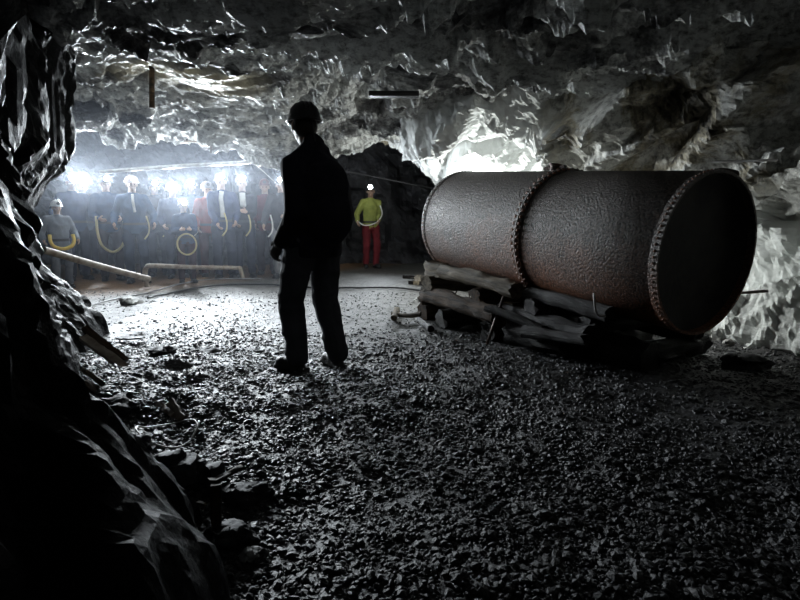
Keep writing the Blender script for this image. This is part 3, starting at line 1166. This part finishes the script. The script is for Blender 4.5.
# ------------------------------------------------------------------ single rocks
def rock(px, py, size, m, label, seed, squash=.6, sink=.25, name='rock', z=None, group=None):
    r_ = np.random.default_rng(seed)
    b2 = MB().sphere((0, 0, 0), 1, 28, 18)
    V = np.array([tuple(p) for p in b2.v])
    d = 1 + .42 * facets(V * 1.3 + seed * 3.1, seed, .8) + .12 * facets(V * 3.4 + seed, seed + 7, .8)
    V = V * d[:, None] * np.array([size * r_.uniform(.9, 1.3), size * r_.uniform(.8, 1.1), size * squash])
    b2.v = [tuple(p) for p in V]
    o_ = b2.build(name, M[m], None, sharp=35)
    q = on_plane(px, py)
    zz = fz(q.x, q.y) if z is None else z
    o_.location = (q.x, q.y, zz + size * squash * (1 - sink * 2) * .6)
    o_.rotation_euler = (0, 0, r_.uniform(0, 6))
    return tag(o_, label, 'rock', group)


M['rock_dark'] = mat('dark_wet_boulder', (0.018, 0.018, 0.02), 0.6, spec=.2, bump=.7, bscale=25, color2=(0.04, 0.04, 0.043), cscale=6)
rock(168, 493, .10, 'rock_dark', 'dark boulder at lower left beside the foot of the pillar, left of the pair', 41, .75)
rock(205, 488, .085, 'rock_dark', 'dark boulder left of the wooden stake, right of the pair', 42, .7)
rock(245, 500, .075, 'rock_dark', 'flat dark rock right behind the wooden stake', 43, .55)
rock(180, 545, .07, 'rock_dark', 'dark rock against the pillar foot left of the stake', 44, .6)
rock(250, 560, .03, 'stone_pale', 'small pale stone low in the frame right of the stake', 45, .6)
rock(131, 305, .13, 'stone_pale', 'pale lump of rock on the lit ground at the end of the black hose', 46, .5)
rock(163, 354, .09, 'rock_dark', 'round wet stone on the gravel left of the miner, nearer the planks', 47, .45)
rock(205, 352, .11, 'rock_dark', 'flat wet stone on the gravel halfway between planks and miner', 48, .35)
rock(118, 420, .10, 'rock_dark', 'dark rock between the lowest plank and the wire loop', 49, .6)
rock(232, 545, .06, 'rock_dark', 'dark stone touching the right side of the stake', 50, .6)
rock(140, 460, .07, 'rock_dark', 'dark stone below the wire loop by the pillar foot', 51, .6)
rock(745, 372, .14, 'rock_dark', 'dark rock at the foot of the wall below the near tank rim', 52, .6)
rock(728, 350, .045, 'stone_pale', 'small pale stone seen low beside the near tank rim', 53, .7, z=.05)
rock(706, 346, .035, 'stone_pale', 'small bright stone in the dark under the near tank rim', 54, .7, z=.06)
rock(420, 300, .07, 'stone_pale', 'small pale rock on the lit ground left of the timber stack', 55, .4)
rock(760, 330, .16, 'stone_pale', 'big pale rock standing at the wall right of the near tank rim', 56, .9, z=.05)


# ------------------------------------------------------------------ people
def ik(a, b, l1, l2, pole):
    a, b, pole = Vector(a), Vector(b), Vector(pole)
    d = b - a
    D = min(max(d.length, .05), (l1 + l2) * .995)
    dn = d.normalized()
    x = (l1 * l1 - l2 * l2 + D * D) / (2 * D)
    h = math.sqrt(max(l1 * l1 - x * x, 0))
    pp = pole - dn * pole.dot(dn)
    if pp.length < 1e-4:
        pp = dn.orthogonal()
    return a + dn * x + pp.normalized() * h, a + dn * D


def finish(b2, name, voxel, m, parent, smooth_it=4, wrinkle=0.0, wseed=0, wscale=(9, 9, 6), extra=None):
    me = b2.mesh(name)
    o_ = link(name, me, m)
    rm = o_.modifiers.new('remesh', 'REMESH')
    rm.mode = 'VOXEL'
    rm.voxel_size = voxel
    rm.use_smooth_shade = True
    if smooth_it:
        sm = o_.modifiers.new('smooth', 'SMOOTH')
        sm.factor = .5
        sm.iterations = smooth_it
    bpy.context.view_layer.update()
    dg = bpy.context.evaluated_depsgraph_get()
    nm = bpy.data.meshes.new_from_object(o_.evaluated_get(dg))
    o_.modifiers.clear()
    o_.data = nm
    nm.materials.clear()
    nm.materials.append(m)
    if wrinkle:
        n_ = len(nm.vertices)
        V = np.empty(n_ * 3, np.float32)
        nm.vertices.foreach_get('co', V)
        V = V.reshape(-1, 3).astype(float)
        Nn = np.empty(n_ * 3, np.float32)
        nm.vertices.foreach_get('normal', Nn)
        Nn = Nn.reshape(-1, 3)
        q = V * np.array(wscale)
        q = q + .5 * np.stack([vnoise(q * .6, 5 + wseed), vnoise(q * .6, 6 + wseed), vnoise(q * .6, 7 + wseed)], -1)
        d = 1 - 2 * np.abs(vnoise(q + wseed * 3.3, wseed)) + .4 * vnoise(q * 2.3, wseed + 3)
        V = V + Nn * (d * wrinkle)[:, None]
        nm.vertices.foreach_set('co', V.astype(np.float32).ravel())
        nm.update()
    nm.polygons.foreach_set('use_smooth', [True] * len(nm.polygons))
    o_.parent = parent
    return o_


def head_geo(b2, c, yaw, s=1.0, tilt=0.0):
    """a head facing local -y, centre at half its height"""
    R = Matrix.Rotation(yaw, 3, 'Z') @ Matrix.Rotation(tilt, 3, 'X')
    c = Vector(c)

    def a(p, r, seg=14):
        b2.sphere(c + R @ (Vector(p) * s), tuple(q * s for q in r), seg, 10, R)
    a((0, .012, .03), (.075, .095, .085), 18)
    a((0, -.018, -.028), (.062, .072, .082), 16)
    a((0, -.050, -.085), (.034, .034, .028))            # chin
    a((0, -.088, .018), (.048, .014, .016))             # brow
    a((0, -.098, -.008), (.012, .020, .026), 10)        # nose bridge
    a((0, -.112, -.024), (.018, .016, .013), 10)        # nose tip
    a((0, -.088, -.055), (.026, .014, .008), 10)        # upper lip
    a((0, -.086, -.067), (.022, .014, .008), 10)        # lower lip
    for sx in (-1, 1):
        a((sx * .040, -.070, -.022), (.022, .022, .022), 10)   # cheek
        a((sx * .080, .012, -.005), (.010, .020, .032), 10)    # ear
    return R


def hand_geo(b2, wrist, fdir, palm_n, side, curl=.5, s=1.0):
    """palm, four unequal bent fingers and a thumb leaving the side of the palm"""
    f = Vector(fdir).normalized()
    n_ = Vector(palm_n)
    n_ = (n_ - f * n_.dot(f)).normalized()
    w = f.cross(n_) * side                                # towards the thumb
    p = Vector(wrist)
    b2.limb(p - f * .02, p + f * .02, .026 * s, .027 * s, 10)
    Rm = Matrix((w, f, n_)).transposed()
    b2.sphere(p + f * .05 * s, (.040 * s, .050 * s, .017 * s), 12, 8, Rm)
    for i, (ox, ln) in enumerate(((.030, .072), (.010, .082), (-.010, .076), (-.029, .060))):
        q0_ = p + f * .085 * s + w * ox * s
        ang = curl * (.55 + .08 * i)
        d1_ = (f * math.cos(ang) + n_ * math.sin(ang)).normalized()
        d2_ = (f * math.cos(ang * 2.2) + n_ * math.sin(ang * 2.2)).normalized()
        d3_ = (f * math.cos(ang * 3.1) + n_ * math.sin(ang * 3.1)).normalized()
        q1_ = q0_ + d1_ * ln * .46 * s
        q2_ = q1_ + d2_ * ln * .32 * s
        q3_ = q2_ + d3_ * ln * .24 * s
        b2.limb(p + f * .05 * s + w * ox * .8 * s, q0_, .010 * s, .0095 * s, 8)
        b2.limb(q0_, q1_, .0092 * s, .0085 * s, 8)
        b2.limb(q1_, q2_, .0085 * s, .0078 * s, 8)
        b2.limb(q2_, q3_, .0078 * s, .0065 * s, 8)
    t0 = p + f * .022 * s + w * .026 * s
    t1 = t0 + (f * .6 + w * .75 + n_ * .2).normalized() * .040 * s
    t2 = t1 + (f * .85 + w * .25 + n_ * .45).normalized() * .032 * s
    b2.limb(t0, t1, .013 * s, .011 * s, 8)
    b2.limb(t1, t2, .011 * s, .008 * s, 8)


def helmet_mesh(c, R, s=1.0):
    b2 = MB()
    seg = 28
    prof = [(0, .142), (.035, .139), (.07, .125), (.098, .098), (.112, .06), (.117, .03), (.119, .018)]
    V = []
    for (r_, z) in prof:
        for k in range(seg):
            a1 = 2 * math.pi * k / seg
            V.append((r_ * .93 * math.cos(a1), r_ * 1.16 * math.sin(a1) + .01, z))
    # brim, longer in front (-y)
    for (dr, dz) in ((.124, .014), (.124, .008), (.112, .008)):
        for k in range(seg):
            a1 = 2 * math.pi * k / seg
            fr = max(0, -math.sin(a1)) ** 2 * .024 if dr > .12 else 0
            back = .008 if dr > .12 else 0
            V.append(((dr + back) * .93 * math.cos(a1), (dr + back + fr) * 1.16 * math.sin(a1) + .01, dz - fr * .25))
    F = []
    rows = len(prof) + 3
    for i in range(rows - 1):
        for k in range(seg):
            k2 = (k + 1) % seg
            F.append((i * seg + k, (i + 1) * seg + k, (i + 1) * seg + k2, i * seg + k2))
    P_ = [Vector(c) + R @ (Vector(p) * s) for p in V]
    b2.add(P_, F)
    for xx in (-.028, 0, .028):                            # raised ribs over the crown
        b2.tube([Vector(c) + R @ (Vector((xx, yy * 1.16 + .01, zz)) * s) for (yy, zz) in ((-.104, .085), (-.07, .126), (0, .143), (.07, .126), (.104, .085))], .006 * s, 6)
    return b2


def person(name, loc, rz, label, H=1.75, shw=.170, shz=.475, pole=(.32, .7, -.3), jacket=(0.03, 0.05, 0.12), pants=(0.03, 0.035, 0.07), helmet=(0.10, 0.10, 0.11), lw=(.30, -.16, 1.0), rw=(-.30, -.16, 1.0),
           feet=((.11, 0), (-.11, 0)), head_yaw=0.0, head_tilt=0.0, lamp=1.0, lamp_aim=None, group=None, crouch=0.0, bulk=1.0, gloves=False, strip=None,
           vest=None, detail=False, hair=None, coat=0.0, palm=None, lens_r=.030, boots=(0.02, 0.02, 0.022), curl=.6, fdir=None, twist=0.0, pack=False, cone=140):
    k = H / 1.75
    lens_r *= 1.35
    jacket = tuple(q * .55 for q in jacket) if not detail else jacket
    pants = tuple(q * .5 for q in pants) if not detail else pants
    root = empty(name, loc, rz)
    tag(root, label, 'person', group)
    hipz = .93 - crouch
    lean_y = -.25 * crouch
    hip = Vector((0, 0, hipz)) * k
    che = Vector((0, lean_y * .5 - .01, hipz + .36)) * k
    neck = Vector((0, lean_y - .005, hipz + .55)) * k
    headc = Vector((0, lean_y - .03, hipz + .705)) * k
    if detail:
        headc = headc + Vector((0, -.045, 0))
    sh = {1: Vector((shw, lean_y, hipz + shz)) * k, -1: Vector((-shw, lean_y, hipz + shz)) * k}
    wr = {1: Vector((lw[0], lw[1], lw[2] - crouch)) * k, -1: Vector((rw[0], rw[1], rw[2] - crouch)) * k}
    el = {}
    for sd in (1, -1):
        e_, w_ = ik(sh[sd], wr[sd], .29 * k, .26 * k, (sd * pole[0], pole[1], pole[2]))
        el[sd] = e_
        wr[sd] = w_
    hj = {sd: Vector((sd * .095, 0, hipz - .03)) * k for sd in (1, -1)}
    an = {1: Vector((feet[0][0], feet[0][1], .09)) * k, -1: Vector((feet[1][0], feet[1][1], .09)) * k}
    kn = {}
    for sd in (1, -1):
        kn[sd], an[sd] = ik(hj[sd], an[sd], .42 * k, .41 * k, (sd * .15, -1, 0))
    toe = {sd: (Matrix.Rotation(sd * .22, 3, 'Z') @ Vector((0, -1, 0))) for sd in (1, -1)}
    # continuous body
    b2 = MB()
    b2.tube([hip + Vector((0, 0, -.08)) * k, hip, (hip + che) / 2, che, neck + Vector((0, 0, -.07)) * k],
            [(.12 * k, .10 * k), (.155 * k, .105 * k), (.135 * k, .095 * k), (.165 * k, .11 * k), (.13 * k, .075 * k)], 16, up=(1, 0, 0))
    b2.limb(neck + Vector((0, .01, -.06)) * k, headc + Vector((0, .015, -.05)) * k, .062 * k, .055 * k)
    R = head_geo(b2, headc, head_yaw, k, head_tilt)
    for sd in (1, -1):
        b2.limb(neck + Vector((0, 0, -.07)) * k, sh[sd], .06 * k, .06 * k)
        b2.limb(sh[sd], el[sd], .052 * k, .042 * k)
        b2.limb(el[sd], wr[sd], .042 * k, .027 * k)
        fd = (wr[sd] - el[sd]).normalized() if fdir is None else Vector(fdir)
        pn = Vector((-sd, -.2, 0)) if palm is None else Vector(palm)
        if not gloves:
            hand_geo(b2, wr[sd] + fd * .015, fd, pn, -sd if palm is None else sd, curl, k)
        b2.limb(hj[sd], kn[sd], .082 * k, .055 * k)
        b2.limb(kn[sd], an[sd], .055 * k, .036 * k)
        b2.sphere(an[sd] + toe[sd] * .07 * k + Vector((0, 0, -.05)) * k, (.035 * k, .10 * k, .03 * k), 12, 8)
    body = finish(b2, 'body', .008 if detail else .0095, M['skin'], root, 2)
    # eyes
    for sd in (1, -1):
        MB().sphere(headc + R @ (Vector((sd * .030, -.081, .0)) * k), .0115 * k, 10, 8).build('eye', M['eye'], root)
    if hair:
        hb = MB()
        hb.sphere(headc + R @ (Vector((0, .03, .0)) * k), (.083 * k, .088 * k, .085 * k), 16, 10, R)
        if hair == 'long':
            for sd in (1, -1):
                hb.limb(headc + R @ (Vector((sd * .06, .02, -.02)) * k), headc + R @ (Vector((sd * .07, -.0, -.2)) * k), .03 * k, .022 * k)
        finish(hb, 'hair', .012, M['hair'], root, 2)
    # jacket
    b2 = MB()
    B = bulk
    hem = hip + Vector((0, 0, -.10 - coat)) * k
    b2.tube([hem, hem + Vector((0, 0, .10)) * k, hip + Vector((0, 0, .10)) * k, (hip + che) / 2 + Vector((0, 0, .06)) * k, che, neck + Vector((0, 0, -.08)) * k, neck + Vector((0, 0, -.03)) * k],
            [(.175 * B * k, .13 * B * k), (.19 * B * k, .14 * B * k), (.172 * B * k, .13 * B * k), (.18 * B * k, .135 * B * k), (.198 * B * k, .14 * B * k), (.15 * k, .10 * k), (.085 * k, .08 * k)], 20, up=(1, 0, 0))
    b2.tube([neck + Vector((0, 0, -.05)) * k, neck + Vector((0, .005, .025)) * k], [.088 * k, .078 * k], 16)
    for sd in (1, -1):
        b2.limb(neck + Vector((sd * .04, 0, -.07)) * k, sh[sd], .075 * k, .080 * B * k)
        b2.limb(sh[sd], el[sd], .080 * B * k, .064 * B * k)
        b2.limb(el[sd], wr[sd] - (wr[sd] - el[sd]).normalized() * .015 * k, .064 * B * k, .046 * B * k)
    if pack:
        b2.sphere(Vector((.0, .15, 1.21)) * k, (.17 * k, .13 * k, .20 * k), 20, 12)
        b2.sphere(Vector((.0, .16, 1.06)) * k, (.17 * k, .14 * k, .20 * k), 20, 12)
        b2.limb(neck + Vector((0, .02, -.04)) * k, neck + Vector((0, .02, .03)) * k, .10 * k, .072 * k)
        for sd in (1, -1):
            b2.limb(neck + Vector((0, .03, .0)) * k, sh[sd], .08 * k, .085 * k)
        b2.limb(neck + Vector((0, .03, -.10)) * k, Vector((0, .12, 1.28)) * k, .12 * k, .13 * k)
    finish(b2, 'jacket', .012, fabric('jacket_%s_%s_%s' % jacket, jacket), root, 7 if detail else 3, .009 if detail else .007, int(H * 100) % 37 + len(label))
    # trousers
    b2 = MB()
    b2.tube([hip + Vector((0, 0, .02)) * k, hip + Vector((0, 0, -.10)) * k], [(.165 * k, .12 * k), (.17 * k, .12 * k)], 18, up=(1, 0, 0))
    for sd in (1, -1):
        fat = 1.14 if detail else 1.0
        b2.limb(hj[sd] + Vector((0, 0, -.02)) * k, kn[sd], .100 * k * fat, .076 * k * fat)
        b2.limb(kn[sd], an[sd] + Vector((0, 0, .01)) * k, .076 * k * fat, .066 * k * fat)
    finish(b2, 'trousers', .012, fabric('trousers_%s_%s_%s' % pants, pants), root, 3, .009, len(label) + 3, (7, 7, 9))
    # boots
    for sd in (1, -1):
        b3 = MB()
        RR = Matrix.Rotation(sd * .22, 3, 'Z')
        b3.limb(an[sd] + Vector((0, .0, .08)) * k, an[sd] + Vector((0, .005, -.03)) * k, .058 * k, .050 * k)
        b3.sphere(an[sd] + toe[sd] * .05 * k + Vector((0, 0, -.045)) * k, (.048 * k, .115 * k, .042 * k), 14, 10, RR)
        b3.sphere(an[sd] + toe[sd] * .125 * k + Vector((0, 0, -.048)) * k, (.050 * k, .065 * k, .042 * k), 14, 10, RR)
        b3.box(an[sd] + toe[sd] * .055 * k + Vector((0, 0, -.078)) * k, (.092 * k, .26 * k, .024 * k), RR)
        finish(b3, 'boot', .009, fabric('boot_%s_%s_%s' % boots, boots, rough=.45), root, 2)
    if gloves:
        for sd in (1, -1):
            b3 = MB()
            fd = (wr[sd] - el[sd]).normalized() if fdir is None else Vector(fdir)
            pn = Vector((-sd, -.2, 0))
            hand_geo(b3, wr[sd] + fd * .01, fd, pn, -sd, curl, 1.12 * k)
            b3.limb(wr[sd] - fd * .05, wr[sd] + fd * .01, .044 * k, .036 * k)
            finish(b3, 'glove', .007, fabric('glove_leather', (0.10, 0.095, 0.09)), root, 1)
    # belt
    bb = hip + Vector((0, 0, .06)) * k
    b3 = MB().tube([bb + Vector((0, 0, -.02)), bb + Vector((0, 0, .02))], [(.190 * B * k, .145 * B * k)] * 2, 24, up=(1, 0, 0))
    b3.build('belt', M['rubber'], root, sharp=40)
    if strip:                                              # pale scarf or strap hanging down the front
        fr = -.155 * B * k
        pts_ = [neck + Vector((0, -.085, .0)) * k, Vector((strip[1], fr - .015, neck.z - .12)), Vector((strip[1] + .01, fr - .02, che.z - .05)), Vector((strip[1] + .015, fr - .01, hip.z + strip[2]))]
        MB().tube(catmull(pts_, 4), [(strip[3], .008)] * 13, 8, up=(1, 0, 0)).build('scarf', fabric('scarf_pale', (0.6, 0.6, 0.58)), root)
    if vest:
        for sd in (1, -1):
            MB().tube(catmull([Vector((sd * .10, .10, neck.z - .06)), Vector((sd * .11, -.02, neck.z + .00)), Vector((sd * .11, -.165, che.z + .02)), Vector((sd * .10, -.16, hip.z + .05))], 5),
                      [(.02, .006)] * 16, 8, up=(1, 0, 0)).build('reflective_strap', fabric('reflective_grey', (0.7, 0.7, 0.68), rough=.4), root)
    # helmet with lamp
    hc = headc + R @ (Vector((0, .0, .022)) * k)
    helmet_mesh(hc, R, k * .96).build('helmet', fabric('helmet_%s_%s_%s' % helmet, helmet, rough=.35, bump=0), root)
    lc = hc + R @ (Vector((0, -.150, .065)) * k)
    fw = R @ Vector((0, -1, -.06))
    if lamp > 0:
        hl = MB()
        hl.tube([lc - fw * -.002, lc + fw * .035], [.030 * k, lens_r * 1.12], 16)
        hl.box(lc + fw * -.012, (.04 * k, .03 * k, .045 * k), R)
        hl.tube([lc + fw * .035, lc + fw * .036], [lens_r * 1.12, lens_r * 1.02], 16)
        hlo = hl.build('headlamp', M['lamp_body'], root, sharp=40)
        MB().sphere(lc + fw * .040, (lens_r, .008, lens_r), 16, 8, R).build('lens', M['lens'], hlo)
        ld = bpy.data.lights.new('headlamp_beam', 'SPOT')
        ld.energy = LAMP_W * lamp
        ld.color = LAMP_COL
        ld.spot_size = math.radians(cone)
        ld.spot_blend = 1.0
        ld.shadow_soft_size = .03
        lo = bpy.data.objects.new('headlamp_beam', ld)
        COL.objects.link(lo)
        lo.parent = hlo
        lo.location = lc + fw * .075
        aim = fw if lamp_aim is None else (Matrix.Rotation(-rz, 3, 'Z') @ (Vector(lamp_aim) - Vector(loc) - Vector((0, 0, headc.z))))
        lo.rotation_euler = aim.to_track_quat('-Z', 'Y').to_euler()
    elif lamp == 0:
        hl = MB()
        hl.tube([lc, lc + fw * .03], [.028 * k, .032 * k], 16)
        hl.build('headlamp', M['lamp_body'], root, sharp=40)
    # lamp cord down the back to the belt
    cp = [hc + R @ (Vector((0, .15, .03)) * k), neck + Vector((.03, .10, -.02)) * k, che + Vector((.06, .17 * B, 0)) * k, hip + Vector((.12, .17 * B, .05)) * k]
    MB().tube(catmull(cp, 5), .005, 6).build('lamp_cord', M['rubber'], root)
    return root, dict(k=k, wr=wr, hip=hip, neck=neck, head=headc, che=che)


def gpos(px, py):
    q = on_plane(px, py)
    return Vector((q.x, q.y, fz(q.x, q.y) + .012))


def face_to(loc, tx, ty):
    return math.atan2(ty - loc.y, tx - loc.x) + math.pi / 2


# foreground miner, back to the camera
mloc = gpos(317, 367)
miner, mi = person('person', mloc, math.radians(228), 'person in dark jacket and trousers standing in front, back to the camera', H=1.80, jacket=(0.022, 0.021, 0.03),
                   pants=(0.09, 0.09, 0.10), helmet=(0.03, 0.03, 0.032), lw=(.22, -.07, .88), rw=(-.12, -.25, 1.0), shw=.150, shz=.42, pole=(.12, .8, -.2), feet=((.13, -.05), (-.11, .09)),
                   head_yaw=-.4, head_tilt=.0, lamp=0, bulk=1.12, gloves=True, detail=True, hair='short', coat=.05, curl=.7, pack=True, boots=(0.06, 0.058, 0.055))

# crowd: pixel column, pixel row of the ground contact, label and looks
crowd = [
    dict(px=80, gy=280.5, H=1.74, label='person under the brightest lamps, nearest the pillar in the back row', jacket=(0.04, 0.07, 0.16), lamp=1.7, lens_r=.05, rz=.3),
    dict(px=90, gy=275, H=1.70, label='person right of the brightest lamps, half hidden by the glare', jacket=(0.05, 0.07, 0.12), lamp=1.7, lens_r=.05, rz=.2),
    dict(px=64, gy=289, H=1.28, label='person in pale grey clothes at the far left, partly behind the pillar', jacket=(0.30, 0.33, 0.38), pants=(0.22, 0.24, 0.28), lamp=.0, helmet=(.85, .85, .85), rz=.25, fcurl=1),
    dict(px=113, gy=280, H=1.74, label='person in blue overalls holding a big yellow hose loop', jacket=(0.03, 0.07, 0.16), pants=(0.05, 0.03, 0.04), lamp=.8, rz=.15, lw=(.16, -.26, 1.06), rw=(-.16, -.26, 1.06)),
    dict(px=139, gy=282, H=1.72, label='person in blue jacket and pale helmet, face clearly visible', jacket=(0.03, 0.08, 0.18), pants=(0.03, 0.05, 0.10), lamp=.25, lens_r=.018, helmet=(.7, .6, .6), rz=-.1, strip=(1, .0, .25, .02), head_yaw=.1),
    dict(px=160, gy=274.5, H=1.75, label='person in dark clothes second row, between blue jacket and bright lamp', jacket=(0.03, 0.03, 0.05), lamp=1.2, lens_r=.035, rz=.1),
    dict(px=178, gy=278, H=1.64, label='person in navy jacket whose bright lamp sits lower than its neighbours', jacket=(0.03, 0.05, 0.12), lamp=1.3, lens_r=.042, rz=.05, lw=(.14, -.28, 1.1), rw=(-.20, -.2, 1.0)),
    dict(px=196, gy=274, H=1.76, label='person in light blue jacket behind, left of the red jacket', jacket=(0.08, 0.16, 0.28), lamp=1.2, lens_r=.038, rz=.0),
    dict(px=188, gy=284, H=1.30, label='short person in front holding a hose ring, lamp lower than everyone else\'s', jacket=(0.05, 0.09, 0.2), pants=(0.08, 0.03, 0.04), lamp=.8, lens_r=.03, rz=.1, lw=(.10, -.26, 1.15), rw=(-.12, -.26, 1.15)),
    dict(px=212, gy=276.5, H=1.68, label='person in red jacket without a lit lamp', jacket=(0.35, 0.05, 0.03), pants=(0.12, 0.03, 0.03), lamp=.0, helmet=(.3, .28, .27), rz=.1, lw=(.14, -.24, 1.02), rw=(-.22, -.18, .95)),
    dict(px=226, gy=280, H=1.75, label='person in blue jacket with a long pale scarf', jacket=(0.02, 0.04, 0.13), lamp=1.2, lens_r=.034, rz=-.05, strip=(1, -.02, .12, .036), lw=(.20, -.2, .98), rw=(-.1, -.24, .95)),
    dict(px=246, gy=278.5, H=1.74, label='person in black jacket with pale scarf at the neck, hands before the belly', jacket=(0.02, 0.022, 0.035), lamp=1.3, lens_r=.040, rz=-.08, strip=(1, 0.0, .42, .05), lw=(.06, -.26, 1.15), rw=(-.13, -.24, .98)),
    dict(px=268, gy=275, H=1.72, label='person in maroon jacket with unlit helmet, just left of the miner', jacket=(0.16, 0.02, 0.035), pants=(0.05, 0.02, 0.03), lamp=.0, helmet=(.12, .05, .05), rz=-.1, lw=(.22, -.2, 1.0), rw=(-.2, -.16, .95)),
    dict(px=284, gy=278.5, H=1.72, label='person mostly hidden behind the miner\'s left arm, lamp just showing', jacket=(0.08, 0.08, 0.09), pants=(0.4, 0.4, 0.42), lamp=.8, lens_r=.028, rz=-.2, lw=(.10, -.26, 1.1), rw=(-.30, -.2, .96)),
    dict(px=371, gy=268, H=1.72, label='person in yellow jacket and red trousers standing alone by the dark opening', jacket=(0.50, 0.55, 0.14), pants=(0.25, 0.03, 0.04), bulk=.9, lamp=.9, lens_r=.034, rz=.45, lw=(.12, -.24, 1.02), rw=(-.34, -.22, 1.0), head_yaw=-.3),
]
info = []
for c in crowd:
    loc = gpos(c['px'], c['gy'])
    kw = {k_: v_ for k_, v_ in c.items() if k_ not in ('px', 'gy', 'rz', 'fcurl')}
    base_rz = math.atan2(-loc.x, loc.y)                    # turned to face the camera, then a little off
    rz = base_rz * -1 + c['rz'] if False else face_to(loc, 0.3, 0.5) + c['rz'] * .5
    kw['lamp_aim'] = (loc.x * .35 + .9, 1.5, 3.3)
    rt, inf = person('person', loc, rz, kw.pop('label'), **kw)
    inf['root'] = rt
    inf['loc'] = loc
    inf['rz'] = rz
    info.append(inf)


def local_pt(inf, v):
    return inf['loc'] + Matrix.Rotation(inf['rz'], 3, 'Z') @ (Vector(v) * inf['k'])


def hose_loop(inf, w, drop, top, m, label, r=.018, ox=0.0, full=False):
    fr = -.26
    if full:
        pts_ = [(ox + w * math.cos(t), fr, top - drop + drop * math.sin(t)) for t in np.linspace(0, 2 * math.pi, 19)]
    else:
        pts_ = [(ox - w, fr + .02, top), (ox - w * 1.02, fr - .02, top - drop * .45), (ox - w * .75, fr - .03, top - drop * .82), (ox, fr - .03, top - drop), (ox + w * .75, fr - .03, top - drop * .82),
                (ox + w * 1.02, fr - .02, top - drop * .45), (ox + w, fr + .02, top)]
    P_ = catmull([local_pt(inf, p) for p in pts_], 5)
    o_ = MB().tube(P_, r, 8).build('hose_loop', M[m])
    return tag(o_, label, 'hose')


hose_loop(info[2], .20, .28, 1.10, 'yellow_hose', 'bright yellow hose loop at the far left beside the pillar', r=.026)
hose_loop(info[3], .20, .60, 1.10, 'yellow_dull', 'long U-shaped yellow hose loop hung before the person in blue overalls', r=.022)
hose_loop(info[8], .19, .22, 1.06, 'yellow_dull', 'round hose ring held by the short person', r=.014, full=True)
for (i_, x_, lab, mm) in ((4, .18, 'short yellow cable hanging at the side of the pale-helmeted person', 'yellow_dull'), (5, .12, 'pale strap hanging before the dark-clothed person in the second row', 'yellow_dull'),
                          (7, .05, 'pale rope hanging between the light blue and the red jacket', 'white_rope'), (10, .02, 'yellow cord hanging below the long pale scarf', 'yellow_dull'),
                          (11, .08, 'yellow cord hanging from the hands of the person in black', 'yellow_dull'), (13, -.18, 'white rope hanging at the miner\'s left hand', 'white_rope')):
    fr = -.25
    P_ = catmull([local_pt(info[i_], p) for p in ((x_, fr, 1.12), (x_ + .03, fr - .03, .98), (x_ + .02, fr - .02, .84), (x_ - .05, fr - .01, .74))], 5)
    tag(MB().tube(P_, .013, 8).build('hanging_rope', M[mm]), lab, 'cord')
P_ = catmull([local_pt(info[14], p) for p in ((.16, -.2, 1.34), (.19, -.24, 1.15), (.05, -.28, .98), (-.2, -.27, .92), (-.36, -.26, 1.02))], 5)
tag(MB().tube(P_, .012, 8).build('hanging_rope', M['white_rope']), 'pale cord across the yellow jacket, held out in one hand', 'cord')
